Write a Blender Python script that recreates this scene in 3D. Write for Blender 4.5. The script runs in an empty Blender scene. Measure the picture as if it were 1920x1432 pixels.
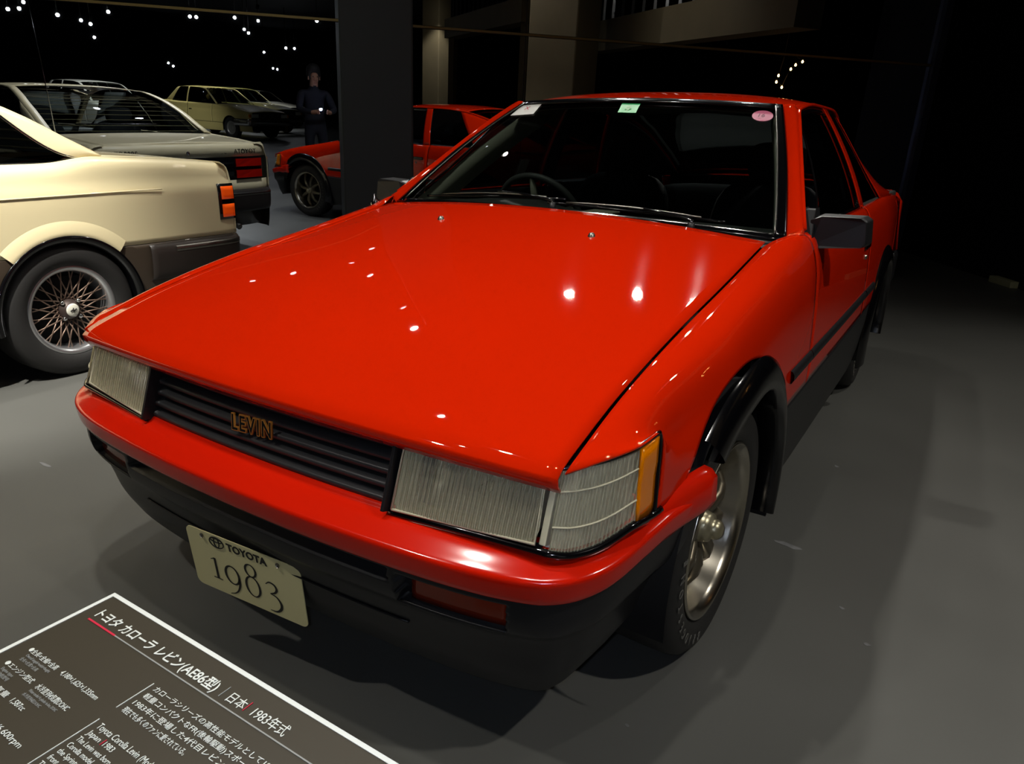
import bpy, bmesh, math, random
import numpy as np
from mathutils import Vector, Matrix

random.seed(7)
SC = bpy.context.scene
COL = SC.collection
PI = math.pi

# ------------------------------------------------------------------ camera, world, exposure
CAM = np.array([1.12369, -1.55931, 1.14687])
YAW, PIT, ROL, FPX = math.radians(31.4234), math.radians(18.7075), math.radians(2.3304), 1352.94


def cam_axes():
    cy, sy, cp, sp = math.cos(YAW), math.sin(YAW), math.cos(PIT), math.sin(PIT)
    f = np.array([-sy * cp, cy * cp, -sp])
    r = np.array([cy, sy, 0.0])
    u = np.cross(r, f)
    cr, sr = math.cos(ROL), math.sin(ROL)
    return r * cr + u * sr, -r * sr + u * cr, f


RX, UX, FX = cam_axes()
cd = bpy.data.cameras.new('camera')
cd.sensor_width = 36.0
cd.lens = FPX / 1920 * 36.0
cd.clip_start = 0.02
cd.clip_end = 200
cam = bpy.data.objects.new('camera', cd)
COL.objects.link(cam)
cam.matrix_world = Matrix(((RX[0], UX[0], -FX[0], CAM[0]), (RX[1], UX[1], -FX[1], CAM[1]),
                           (RX[2], UX[2], -FX[2], CAM[2]), (0, 0, 0, 1)))
SC.camera = cam

world = bpy.data.worlds.new('hall_ambient')
world.use_nodes = True
wb = world.node_tree.nodes['Background']
wb.inputs[0].default_value = (0.55, 0.65, 1.0, 1)
wb.inputs[1].default_value = 0.004
SC.world = world
SC.view_settings.view_transform = 'Standard'
SC.view_settings.look = 'None'
SC.view_settings.gamma = 1
SC.view_settings.use_curve_mapping = False
SC.view_settings.exposure = 0.0
SC.cycles.max_bounces = 14
SC.cycles.transparent_max_bounces = 24
SC.cycles.sample_clamp_indirect = 6.0

# strength of the ceiling spotlights that light the cars, floor and hall, a few added for brightness: (x,y,z), target, watts, cone degrees
SPOTS = [
    ((-1.75, 3.75, 3.85), (0.0, 0.4, 0.7), 215, 62),
    ((-0.50, 4.35, 3.85), (0.2, 0.6, 0.7), 155, 62),
    ((-1.10, 4.15, 3.85), (0.1, 1.6, 0.7), 85, 60),
    ((-0.60, -0.60, 3.85), (-0.2, -0.1, 0.6), 135, 70),
    ((0.50, -1.15, 3.85), (0.15, -0.8, 0.4), 75, 62),
    ((-1.20, -2.30, 3.85), (-0.9, -1.2, 0.0), 130, 70),  # added lamp, brightens the floor in front on the left
    ((-0.90, -1.60, 3.85), (-2.6, -0.75, 0.9), 1250, 46),
    ((-1.50, 0.60, 3.85), (-2.6, 0.3, 0.9), 120, 60),
    ((-2.75, 2.15, 3.85), (-3.1, 1.1, 0.8), 260, 75),
    ((2.90, -0.60, 3.85), (2.0, 0.4, 0.0), 190, 85),
    ((2.60, 2.60, 3.85), (2.0, 2.2, 0.0), 120, 85),
    ((4.40, -10.2, 3.85), (5.2, -12.6, 0.6), 900, 75),
    ((8.60, -12.8, 3.85), (9.3, -14.4, 0.6), 900, 75),
    ((11.4, -14.2, 3.85), (12.0, -16.0, 0.6), 900, 75),
    ((2.60, -9.20, 3.85), (2.4, -10.8, 0.6), 700, 75),
    ((9.60, -5.40, 3.85), (10.6, -6.4, 1.9), 200, 50),
    ((3.30, -0.40, 3.85), (4.2, 0.9, 2.0), 40, 80),
    ((2.50, 1.60, 3.85), (4.0, 3.0, 2.6), 30, 90),  # added lamp, only there to light the concrete gallery
]


# ------------------------------------------------------------------ maths helpers
def A(*p):
    return np.array(p, float)


def pchip(x, xs, ys):
    xs = np.asarray(xs, float)
    ys = np.asarray(ys, float)
    h = np.diff(xs)
    d = np.diff(ys) / h
    m = np.zeros(len(xs))
    if len(xs) > 2:
        s = d[1:] + d[:-1]
        m[1:-1] = np.where(d[1:] * d[:-1] > 0, 2 * d[1:] * d[:-1] / np.where(np.abs(s) < 1e-12, 1, s), 0)
    m[0], m[-1] = d[0], d[-1]
    x = np.clip(x, xs[0], xs[-1])
    i = np.clip(np.searchsorted(xs, x) - 1, 0, len(xs) - 2)
    t = (x - xs[i]) / h[i]
    return ((2 * t**3 - 3 * t**2 + 1) * ys[i] + (t**3 - 2 * t**2 + t) * h[i] * m[i]
            + (-2 * t**3 + 3 * t**2) * ys[i + 1] + (t**3 - t**2) * h[i] * m[i + 1])


def spline(P, n, ts=None):
    P = np.asarray(P, float)
    d = np.linalg.norm(np.diff(P, axis=0), axis=1)
    t = np.concatenate([[0], np.cumsum(np.maximum(d, 1e-9))])
    k = len(P)
    m = np.zeros_like(P)
    for i in range(k):
        a, b = max(0, i - 1), min(k - 1, i + 1)
        m[i] = (P[b] - P[a]) / (t[b] - t[a])
    q = np.linspace(0, t[-1], n) if ts is None else np.asarray(ts) * t[-1]
    i = np.clip(np.searchsorted(t, q) - 1, 0, k - 2)
    h = (t[i + 1] - t[i])[:, None]
    u = ((q - t[i])[:, None]) / h
    return ((2 * u**3 - 3 * u**2 + 1) * P[i] + (u**3 - 2 * u**2 + u) * h * m[i]
            + (-2 * u**3 + 3 * u**2) * P[i + 1] + (u**3 - u**2) * h * m[i + 1])


def poly_resample(P, n):
    P = np.asarray(P, float)
    t = np.concatenate([[0], np.cumsum(np.linalg.norm(np.diff(P, axis=0), axis=1))])
    q = np.linspace(0, t[-1], n)
    return np.stack([np.interp(q, t, P[:, k]) for k in range(P.shape[1])], 1)


def sstep(x, a=0.0, b=1.0):
    t = np.clip((x - a) / (b - a), 0, 1)
    return t * t * (3 - 2 * t)


# ------------------------------------------------------------------ materials
def lin(c):
    return tuple((v / 255 / 12.92 if v / 255 <= 0.04045 else ((v / 255 + 0.055) / 1.055) ** 2.4) for v in c[:3]) + (1.0,)


MATS = {}


def mat(name, col, rough=0.5, metal=0.0, coat=0.0, spec=0.5, noise=0.0, scale=20.0, bump=0.0, bscale=200.0,
        emit=None, estr=0.0, trans=0.0, ior=1.45, rnoise=0.0):
    if name in MATS:
        return MATS[name]
    m = bpy.data.materials.new(name)
    m.use_nodes = True
    nt = m.node_tree
    b = nt.nodes['Principled BSDF']
    c = lin(col)
    b.inputs['Base Color'].default_value = c
    b.inputs['Roughness'].default_value = rough
    b.inputs['Metallic'].default_value = metal
    b.inputs['Coat Weight'].default_value = coat
    b.inputs['Coat Roughness'].default_value = 0.02
    b.inputs['Specular IOR Level'].default_value = spec
    b.inputs['Transmission Weight'].default_value = trans
    b.inputs['IOR'].default_value = ior
    if emit:
        b.inputs['Emission Color'].default_value = lin(emit)
        b.inputs['Emission Strength'].default_value = estr
    if noise or bump or rnoise:
        tc = nt.nodes.new('ShaderNodeTexCoord')
        n = nt.nodes.new('ShaderNodeTexNoise')
        n.inputs['Scale'].default_value = scale
        n.inputs['Detail'].default_value = 5
        nt.links.new(tc.outputs['Object'], n.inputs['Vector'])
        if noise:
            mx = nt.nodes.new('ShaderNodeMix')
            mx.data_type = 'RGBA'
            mx.inputs['A'].default_value = tuple(v * (1 - noise) for v in c[:3]) + (1,)
            mx.inputs['B'].default_value = tuple(min(1, v * (1 + noise)) for v in c[:3]) + (1,)
            nt.links.new(n.outputs['Fac'], mx.inputs['Factor'])
            nt.links.new(mx.outputs['Result'], b.inputs['Base Color'])
        if rnoise:
            mr = nt.nodes.new('ShaderNodeMapRange')
            mr.inputs['To Min'].default_value = max(0, rough - rnoise)
            mr.inputs['To Max'].default_value = rough + rnoise
            nt.links.new(n.outputs['Fac'], mr.inputs['Value'])
            nt.links.new(mr.outputs['Result'], b.inputs['Roughness'])
        if bump:
            n2 = nt.nodes.new('ShaderNodeTexNoise')
            n2.inputs['Scale'].default_value = bscale
            n2.inputs['Detail'].default_value = 3
            nt.links.new(tc.outputs['Object'], n2.inputs['Vector'])
            bp = nt.nodes.new('ShaderNodeBump')
            bp.inputs['Strength'].default_value = bump
            bp.inputs['Distance'].default_value = 0.004
            nt.links.new(n2.outputs['Fac'], bp.inputs['Height'])
            nt.links.new(bp.outputs['Normal'], b.inputs['Normal'])
    MATS[name] = m
    return m


def glass(name, tint=(200, 210, 205), refl=0.9, rough=0.0, extra=0.0):
    """thin window glass: clear sheet that also mirrors by its Fresnel factor"""
    m = bpy.data.materials.new(name)
    m.use_nodes = True
    nt = m.node_tree
    nt.nodes.clear()
    out = nt.nodes.new('ShaderNodeOutputMaterial')
    tr = nt.nodes.new('ShaderNodeBsdfTransparent')
    tr.inputs[0].default_value = lin(tint)
    gl = nt.nodes.new('ShaderNodeBsdfGlossy')
    gl.inputs['Color'].default_value = (refl, refl, refl, 1)
    gl.inputs['Roughness'].default_value = rough
    fr = nt.nodes.new('ShaderNodeFresnel')
    fr.inputs['IOR'].default_value = 1.5
    ad = nt.nodes.new('ShaderNodeMath')
    ad.operation = 'ADD'
    ad.use_clamp = True
    ad.inputs[1].default_value = extra
    nt.links.new(fr.outputs[0], ad.inputs[0])
    mx = nt.nodes.new('ShaderNodeMixShader')
    nt.links.new(ad.outputs[0], mx.inputs[0])
    nt.links.new(tr.outputs[0], mx.inputs[1])
    nt.links.new(gl.outputs[0], mx.inputs[2])
    nt.links.new(mx.outputs[0], out.inputs[0])
    MATS[name] = m
    return m


RED = mat('red_paint', (206, 33, 2), 0.6, coat=1.0, spec=0.0, noise=0.04, scale=3)
REDB = mat('red_bumper_paint', (204, 26, 4), 0.5, coat=1.0, spec=0.0, noise=0.04, scale=3, bump=.035, bscale=700)
REDB.node_tree.nodes['Principled BSDF'].inputs['Coat Roughness'].default_value = .14
BLACKP = mat('satin_black_plastic', (24, 24, 26), 0.42, noise=0.15, scale=30, bump=0.05, bscale=900)
BLACKG = mat('gloss_black_trim', (8, 8, 10), 0.12, coat=0.5)
FLARE = mat('black_wheel_flare', (7, 7, 9), 0.16, coat=0.3)
RUBBER = mat('tyre_rubber', (34, 33, 32), 0.62, noise=0.12, scale=60, bump=0.06, bscale=300)
DARK = mat('dark_cavity', (6, 6, 7), 0.85)
INTER = mat('interior_vinyl', (58, 60, 58), 0.55, bump=0.08, bscale=500)
INTERG = mat('interior_grey_trim', (140, 140, 124), 0.6, bump=0.05, bscale=400)
SEATF = mat('seat_cloth', (44, 44, 47), 0.85, noise=0.2, scale=90)
CHROME = mat('chrome', (205, 205, 205), 0.12, metal=1.0)
STEEL = mat('worn_steel', (150, 146, 138), 0.32, metal=1.0, noise=0.1, scale=40)
ALLOY = mat('bronze_grey_alloy', (120, 112, 96), 0.38, metal=0.85, noise=0.1, scale=25)
ALLOYL = mat('polished_alloy_lip', (178, 172, 158), 0.25, metal=1.0)
REFLECT = mat('lamp_reflector', (214, 208, 190), 0.30, metal=0.8)
LAMPBACK = mat('lamp_inner_liner', (206, 200, 172), 0.45)
AMBER = mat('amber_lens', (232, 128, 0), 0.12, coat=0.6, emit=(232, 120, 0), estr=0.0)
INDRED = mat('indicator_lens', (124, 40, 18), 0.15, coat=0.5)
WHITEP = mat('white_card', (236, 236, 230), 0.5)
GREENP = mat('green_sticker', (60, 190, 110), 0.5)
PINKP = mat('pink_sticker', (206, 110, 140), 0.5)
REDP = mat('red_print', (200, 30, 50), 0.5)
INKP = mat('dark_print', (30, 28, 24), 0.6)
GOLDP = mat('gold_print', (196, 132, 58), 0.35, metal=0.4)
PLATE = mat('number_plate_face', (234, 224, 166), 0.45, noise=0.04, scale=12)
GLASSW = glass('windscreen_glass', (206, 214, 210))
GLASSS = glass('side_glass', (56, 61, 66))
LENS = glass('lamp_lens_glass', (238, 236, 222), 0.9, 0.06, 0.06)
_nt = LENS.node_tree
_out = [n for n in _nt.nodes if n.type == 'OUTPUT_MATERIAL'][0]
_prev = _out.inputs[0].links[0].from_node
_df = _nt.nodes.new('ShaderNodeBsdfDiffuse')
_df.inputs[0].default_value = lin((236, 228, 196))
_mx = _nt.nodes.new('ShaderNodeMixShader')
_tc = _nt.nodes.new('ShaderNodeTexCoord')
_wv = _nt.nodes.new('ShaderNodeTexWave')
_wv.inputs['Scale'].default_value = 78
_wv.inputs['Distortion'].default_value = .4
_mr = _nt.nodes.new('ShaderNodeMapRange')
_mr.inputs['To Min'].default_value = .16
_mr.inputs['To Max'].default_value = .34
_nt.links.new(_tc.outputs['Object'], _wv.inputs['Vector'])
_nt.links.new(_wv.outputs['Fac'], _mr.inputs['Value'])
_nt.links.new(_mr.outputs['Result'], _mx.inputs[0])
_nt.links.new(_prev.outputs[0], _mx.inputs[1])
_nt.links.new(_df.outputs[0], _mx.inputs[2])
_nt.links.new(_mx.outputs[0], _out.inputs[0])
MIRG = mat('mirror_glass', (205, 208, 210), 0.02, metal=1.0)


# ------------------------------------------------------------------ object helpers
def mesh(name, V, F, m, parent=None, smooth=True, thick=0.0, bevel=0.0, kind=None):
    me = bpy.data.meshes.new(name)
    me.from_pydata([tuple(map(float, v)) for v in V], [], [tuple(f) for f in F])
    me.validate()
    if smooth:
        me.shade_smooth()
    me.materials.append(m)
    o = bpy.data.objects.new(name, me)
    COL.objects.link(o)
    if parent is not None:
        o.parent = parent
    if thick:
        s = o.modifiers.new('thickness', 'SOLIDIFY')
        s.thickness = thick
        s.offset = 0
    if bevel:
        b = o.modifiers.new('edge', 'BEVEL')
        b.width = bevel
        b.segments = 2
        b.limit_method = 'ANGLE'
    if kind:
        o['kind'] = kind
    return o


def grid_vf(P, wrap=False):
    n, k = P.shape[:2]
    V = P.reshape(-1, 3)
    F = []
    for i in range(n - 1):
        for j in range(k - (0 if wrap else 1)):
            j2 = (j + 1) % k
            F.append((i * k + j, i * k + j2, (i + 1) * k + j2, (i + 1) * k + j))
    return V, F


def grid(name, P, m, parent=None, thick=0.0, wrap=False, smooth=True):
    V, F = grid_vf(np.asarray(P, float), wrap)
    return mesh(name, V, F, m, parent, smooth, thick)


def both(name, P, m, parent, thick=0.0):
    P = np.asarray(P, float)
    a = grid(name, P, m, parent, thick)
    b = grid(name, P * A(-1, 1, 1), m, parent, thick)
    return a, b


def ruled(a, b, n=2, bulge=None):
    a, b = np.asarray(a, float), np.asarray(b, float)
    t = np.linspace(0, 1, n)[:, None, None]
    P = a[None] * (1 - t) + b[None] * t
    if bulge is not None:
        P = P + (4 * t * (1 - t)) * np.asarray(bulge)
    return P


def boxvf(c, s, R=None):
    c, s = np.asarray(c, float), np.asarray(s, float) / 2
    V = np.array([[x, y, z] for x in (-1, 1) for y in (-1, 1) for z in (-1, 1)], float) * s
    if R is not None:
        V = V @ np.asarray(R, float).T
    V = V + c
    F = [(0, 1, 3, 2), (4, 6, 7, 5), (0, 4, 5, 1), (2, 3, 7, 6), (0, 2, 6, 4), (1, 5, 7, 3)]
    return V, F


def box(name, c, s, m, parent=None, bevel=0.004, R=None, smooth=False):
    V, F = boxvf(c, s, R)
    return mesh(name, V, F, m, parent, smooth, bevel=bevel)


def rotm(ax, deg):
    return np.array(Matrix.Rotation(math.radians(deg), 3, ax))


def join(parts):
    V, F, o = [], [], 0
    for v, f in parts:
        v = np.asarray(v, float)
        V.append(v)
        F += [tuple(i + o for i in q) for q in f]
        o += len(v)
    return np.concatenate(V), F


def lathe_vf(prof, n=48, axis='x', c=(0, 0, 0)):
    """profile of (radius, height along axis)"""
    prof = np.asarray(prof, float)
    a = np.linspace(0, 2 * PI, n, endpoint=False)
    P = np.zeros((len(prof), n, 3))
    for i, (r, h) in enumerate(prof):
        cs, sn = r * np.cos(a), r * np.sin(a)
        P[i] = np.stack({'x': [h + 0 * a, cs, sn], 'y': [cs, h + 0 * a, sn], 'z': [cs, sn, h + 0 * a]}[axis], 1)
    V, F = grid_vf(P + np.asarray(c, float), True)
    return V, F


def lathe(name, prof, m, parent=None, n=48, axis='x', c=(0, 0, 0)):
    V, F = lathe_vf(prof, n, axis, c)
    return mesh(name, V, F, m, parent)


def tube_vf(pts, r, n=8, cap=True):
    P = np.asarray(pts, float)
    k = len(P)
    rr = np.full(k, r) if np.isscalar(r) else np.asarray(r, float)
    T = np.gradient(P, axis=0)
    T /= np.linalg.norm(T, axis=1)[:, None] + 1e-12
    up = A(0, 0, 1) if abs(T[0, 2]) < 0.9 else A(1, 0, 0)
    out = np.zeros((k, n, 3))
    a = np.linspace(0, 2 * PI, n, endpoint=False)
    s = np.cross(T[0], up)
    for i in range(k):
        s = s - T[i] * (s @ T[i])
        s /= np.linalg.norm(s) + 1e-12
        b = np.cross(T[i], s)
        out[i] = P[i] + rr[i] * (np.cos(a)[:, None] * s + np.sin(a)[:, None] * b)
    V, F = grid_vf(out, True)
    if cap:
        F = list(F) + [tuple(range(n))[::-1], tuple((k - 1) * n + j for j in range(n))]
    return V, F


def tube(name, pts, r, m, parent=None, n=8):
    V, F = tube_vf(pts, r, n)
    return mesh(name, V, F, m, parent)


def prism(name, poly, d, m, parent=None, bevel=0.0, smooth=False):
    """poly: 3D outline, d: extrusion vector"""
    P = np.asarray(poly, float)
    k = len(P)
    V = np.concatenate([P, P + np.asarray(d, float)])
    F = [tuple(range(k)), tuple(range(2 * k - 1, k - 1, -1))] + [(i, (i + 1) % k, k + (i + 1) % k, k + i) for i in range(k)]
    o = mesh(name, V, F, m, parent, smooth, bevel=bevel)
    return o


def sweep(name, path, nrm, sec, m, parent=None, thick=0.0):
    """path (k,3), outward normals (k,3), section (j,2) of (out, up)"""
    path, nrm, sec = np.asarray(path, float), np.asarray(nrm, float), np.asarray(sec, float)
    P = path[:, None, :] + nrm[:, None, :] * sec[None, :, 0:1] + A(0, 0, 1) * sec[None, :, 1:2]
    return grid(name, P, m, parent, thick)


def text(name, body, size, m, parent, mtx, ext=0.0005, align='LEFT', xs=1.0, space=1.0, off=0.0, fill='BOTH'):
    c = bpy.data.curves.new(name, 'FONT')
    c.body = body
    c.size = size
    c.extrude = ext
    c.align_x = align
    c.resolution_u = 3
    c.space_character = space
    c.offset = off
    t = bpy.data.objects.new(name + '_curve', c)
    COL.objects.link(t)
    dg = bpy.context.evaluated_depsgraph_get()
    me = bpy.data.meshes.new_from_object(t.evaluated_get(dg))
    COL.objects.unlink(t)
    bpy.data.objects.remove(t)
    me.name = name
    me.transform(Matrix(mtx) @ Matrix.Diagonal((xs, 1, 1, 1)))
    me.materials.clear()
    me.materials.append(m)
    o = bpy.data.objects.new(name, me)
    COL.objects.link(o)
    if parent is not None:
        o.parent = parent
    return o


def frame_mtx(o, x, y):
    """4x4 with columns x, y, x×y and origin o"""
    x = np.asarray(x, float) / np.linalg.norm(x)
    y = np.asarray(y, float)
    y = y - x * (x @ y)
    y /= np.linalg.norm(y)
    z = np.cross(x, y)
    return Matrix(((x[0], y[0], z[0], o[0]), (x[1], y[1], z[1], o[1]), (x[2], y[2], z[2], o[2]), (0, 0, 0, 1)))


def tag(o, label, cat, group=None):
    o['label'] = label
    o['category'] = cat
    if group:
        o['group'] = group
    return o


def thing(name, label, cat, loc=(0, 0, 0), rz=0.0, group=None):
    o = bpy.data.objects.new(name, None)
    o.empty_display_size = 0.1
    COL.objects.link(o)
    o.location = loc
    o.rotation_euler = (0, 0, rz)
    return tag(o, label, cat, group)


def part(name, parent):
    """an empty used as a part that carries sub-parts"""
    o = bpy.data.objects.new(name, None)
    COL.objects.link(o)
    o.parent = parent
    return o


def copy_tree(o, parent=None):
    c = o.copy()
    COL.objects.link(c)
    c.parent = parent
    for ch in list(o.children):
        copy_tree(ch, c)
    return c


def struct(o):
    o['kind'] = 'structure'
    return o

# ------------------------------------------------------------------ the hall
MYAW, MTILT, MDIST = math.radians(46.0), math.radians(1.3), 5.8
MN = A(-math.sin(MYAW) * math.cos(MTILT), math.cos(MYAW) * math.cos(MTILT), math.sin(MTILT))
MT = A(math.cos(MYAW), math.sin(MYAW), 0)
MU = np.cross(MT, MN)
if MU[2] < 0:
    MU = -MU
MP = CAM + MDIST * MN


def mpt(s, z, out=0.0):
    """point on the mirror wall: s metres along it, height z, out metres in front"""
    p = MP + MT * s
    p = p + MU * ((z - p[2]) / MU[2])
    return p - MN * out


def in_mirror(px, py, dist):
    """place whose mirror image is seen at that pixel, dist metres along the folded line of sight"""
    d = RX * (px - 960) / FPX - UX * (py - 716) / FPX + FX
    p = CAM + d / np.linalg.norm(d) * dist
    return p + 2 * (MDIST - (p - CAM) @ MN) * MN


def floor_mat():
    m = mat('dark_grey_floor', (88, 88, 84), 0.42, noise=0.16, scale=1.6, bump=0.03, bscale=260, rnoise=0.1)
    return m


FLOORM = floor_mat()
WALLM = mat('black_painted_wall', (10, 11, 16), 0.7, noise=0.3, scale=2)
CEILM = mat('black_ceiling', (7, 8, 11), 0.9)
CONC = mat('tan_concrete', (120, 104, 72), 0.8, noise=0.15, scale=3, bump=0.1, bscale=60)
PILM = mat('dark_green_grey_pillar', (36, 44, 46), 0.55, noise=0.1, scale=4)
MIRW = mat('wall_mirror_glass', (178, 186, 200), 0.005, metal=1.0)

struct(mesh('floor', [(-24, -30, 0), (24, -30, 0), (24, 16, 0), (-24, 16, 0)], [(0, 1, 2, 3)], FLOORM, smooth=False))
struct(mesh('ceiling', [(-24, -30, 4.3), (24, -30, 4.3), (24, 16, 4.3), (-24, 16, 4.3)], [(3, 2, 1, 0)], CEILM, smooth=False))
for nm, c, s in (('wall_front', (0, -30, 2.15), (48, 0.2, 4.3)), ('wall_back', (0, 16, 2.15), (48, 0.2, 4.3)),
                 ('wall_left', (-24, -7, 2.15), (0.2, 46, 4.3)), ('wall_right', (24, -7, 2.15), (0.2, 46, 4.3))):
    struct(box(nm, c, s, WALLM, bevel=0))
# dark wall of the passage to the right of the mirror
pw = A(1.14, -2.09, 0) / np.linalg.norm([1.14, -2.09])
p0, p1 = A(0.459, 8.675, 0) - pw * 1.6, A(0.459, 8.675, 0) + pw * 3.6
nrm = A(0.878, 0.479, 0) * 0.2
struct(prism('wall_passage', [p0, p1, p1 + A(0, 0, 4.3), p0 + A(0, 0, 4.3)], nrm, WALLM))

# mirror wall: dark backing, panes in two rows, rail over the horizontal joint
S0, S1 = -13.0, 5.15
bk = struct(prism('wall_mirror', [mpt(S0, 0), mpt(S1, 0), mpt(S1, 4.3), mpt(S0, 4.3)], MN * 0.12, WALLM))
ss = [S0, -9.4, -5.8, -2.2, 1.5, S1]
for a_, b_ in zip(ss[:-1], ss[1:]):
    for z0, z1 in ((0.03, 1.868), (1.892, 3.9)):
        g = 0.003
        prism('mirror_panel', [mpt(a_ + g, z0, .008), mpt(b_ - g, z0, .008), mpt(b_ - g, z1, .008), mpt(a_ + g, z1, .008)],
              MN * 0.006, MIRW, bk)
RAILM = mat('brass_rail', (112, 98, 62), 0.35, metal=0.9)
struct(prism('trim_1', [mpt(S0, 1.872, .02), mpt(S1, 1.872, .02), mpt(S1, 1.888, .02), mpt(S0, 1.888, .02)], MN * 0.012, RAILM))
struct(prism('trim_2', [mpt(S1, 0, .05), mpt(S1 + .07, 0, .05), mpt(S1 + .07, 3.9, .05), mpt(S1, 3.9, .05)], MN * 0.1,
             mat('dark_steel_post', (40, 44, 60), 0.35, metal=0.6)))
# square pillar standing in front of the mirror
pc = mpt(0.37, 0, 0.34)
pc[2] = 0
hw = 0.238
ang = math.radians(31.4 + 11.0)
ax_, ay_ = A(math.cos(ang), math.sin(ang), 0) * hw, A(-math.sin(ang), math.cos(ang), 0) * hw
pil = prism('pillar', [pc - ax_ - ay_, pc + ax_ - ay_, pc + ax_ + ay_, pc - ax_ + ay_], (0, 0, 4.3), PILM, bevel=0.012)
tag(pil, 'wide square dark green-grey pillar in front of the mirror wall', 'pillar')
# columns and gallery of the hall, seen only in the mirror
for (px, py, d, w, lab) in ((817, 200, 22, .56, 'slim tan concrete column under the gallery end, lit from one side'),
                            (1052, 150, 13, .86, 'broad brown concrete column beside the passage wall')):
    c = in_mirror(px, py, d)
    h = w / 2
    o = prism('concrete_column', [(c[0] - h, c[1] - h, 0), (c[0] + h, c[1] - h, 0), (c[0] + h, c[1] + h, 0), (c[0] - h, c[1] + h, 0)],
              (0, 0, 4.3), CONC, bevel=0.02)
    tag(o, lab, 'column')


def gallery(pa, pb, h, nb, lab, posts=(.03, .97), z=3.0):
    g = thing('gallery', lab, 'balcony', (0, 0, 0))
    pa, pb = np.array(pa), np.array(pb)
    pa[2] = pb[2] = z - h / 2
    d = (pb - pa) / np.linalg.norm(pb - pa)
    nn = A(-d[1], d[0], 0) * .18
    g.location = (pa[0], pa[1], 0)
    la = A(pa[0], pa[1], 0)
    prism('parapet', [pa - nn - la, pb - nn - la, pb + nn - la, pa + nn - la], (0, 0, h), CONC, g)
    L = np.linalg.norm(pb - pa)
    for i in range(nb):
        c = pa + d * L * (i + .5) / nb + A(0, 0, h) - la
        box('baluster', c + A(0, 0, .4), (.07, .05, .8), STEEL, g, bevel=0)
    ends = [pa - la + A(0, 0, h + .82), pb - la + A(0, 0, h + .82)]
    tube('handrail', ends, .03, STEEL, g)
    for e in posts:
        c = pa + (pb - pa) * e - la
        box('support_post', (c[0], c[1], (z - h / 2) / 2), (.16, .16, z - h / 2), CONC, g, bevel=0)
    return g


gallery(in_mirror(845, 140, 20), in_mirror(990, 100, 15), .42, 16, 'dim concrete gallery with a row of balusters between two columns')
gallery((6.9, -.05, 0), (2.35, 4.75, 0), .50, 16, 'long brown concrete gallery passing over the hall behind the broad column', (.02,), 2.6)

# ------------------------------------------------------------------ the red coupe (nose towards -y, front axle near y = 0)
car = thing('coupe', 'glossy red two-door coupe with black slatted grille and pale 1983 number plate', 'car')
HD = [0, .01, .022, .086, .183, .318, .508, .784, 1.133, 1.25]
HZ = [.648, .657, .664, .687, .718, .752, .791, .839, .904, .924]
GAPX = .667


def yf(x):
    return -.705 + .105 * x * x


def yr(x):
    return .425 + .05 * (x / GAPX) ** 2


def hz(x, y):
    d = np.maximum(y - yf(x), 0)
    return pchip(d, HD, HZ) + (.012 + .028 * np.clip(d / 1.1, 0, 1)) * (1 - (x / GAPX) ** 2)


def Zg(y):
    return pchip(y + .658, HD, HZ)


xs = np.linspace(-.6635, .6635, 49)
rows = [np.stack([xs, yf(xs) + .012, hz(xs, yf(xs)) - .026], 1), np.stack([xs, yf(xs) + .003, hz(xs, yf(xs)) - .014], 1)]
for v in np.linspace(0, 1, 60) ** 1.6:
    y = yf(xs) + (yr(xs) - yf(xs)) * v
    rows.append(np.stack([xs, y, hz(xs, y)], 1))
hood = grid('hood', np.array(rows), RED, car, .004)
for s in (-1, 1):
    x, y = s * .257, .243
    z = hz(np.array([x]), np.array([y]))[0]
    nz = lathe('washer_nozzle', [(0, .012), (.006, .011), (.009, .006), (.011, 0)], STEEL, hood, 12, 'z', (x, y, z))

ARCHES = [(-.05, .30, .415), (2.40, .30, .415)]


def arch(y):
    z = np.full_like(np.asarray(y, float), -1.0)
    for yc, zc, r in ARCHES:
        q = r * r - (y - yc) ** 2
        z = np.where(q > 0, np.maximum(z, zc + np.sqrt(np.maximum(q, 0))), z)
    return z


def dw(y):
    return pchip(y, [-.62, -.47, -.38, -.25, -.08, .3, 1.2, 2.4, 3.0, 3.36], [-.056, -.043, -.032, -.014, 0, 0, .002, .001, -.018, -.06])


def zb(y):
    return np.interp(y, [.6, 1.7, 2.4, 3.0, 3.36], [.925, .935, .945, .935, .915])


def section(y):
    zt = float(Zg(min(y, .6)))
    zc = min(.605, zt - .135)
    Fp = A([.671, zt], [.700, zt + .001], [.727, zt - .006], [.749, zt - .021], [.767, zt - .048], [.782, zt - .092],
           [.7945, .5 * (zt - .092 + zc)], [.803, zc], [.806, zc - .035], [.806, .50], [.802, .40], [.790, .28], [.770, .19])
    b = float(zb(y))
    Dp = A([.736, b], [.746, b - .004], [.757, b - .015], [.767, b - .035], [.777, b - .065], [.787, b - .11],
           [.797, .5 * (b - .11 + .605)], [.803, .605], [.806, .57], [.806, .50], [.802, .40], [.790, .28], [.770, .19])
    t = float(sstep(y, .42, .62))
    p = Fp * (1 - t) + Dp * t
    w = np.clip((p[:, 0] - .671) / .12, 0, 1)
    p[:, 0] += w * float(dw(y))
    return spline(p, 160)


def sec_cut(y, zlo, zhi=None, n=26):
    s = section(y)
    L = np.concatenate([[0], np.cumsum(np.linalg.norm(np.diff(s, axis=0), axis=1))])
    k = 20
    lo = np.interp(-zlo, -s[k:, 1], L[k:])
    hi = 0.0 if zhi is None else np.interp(-zhi, -s[k:, 1], L[k:])
    q = np.linspace(hi, lo, n)
    return np.stack([np.interp(q, L, s[:, 0]), np.full(n, y), np.interp(q, L, s[:, 1])], 1)


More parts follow.
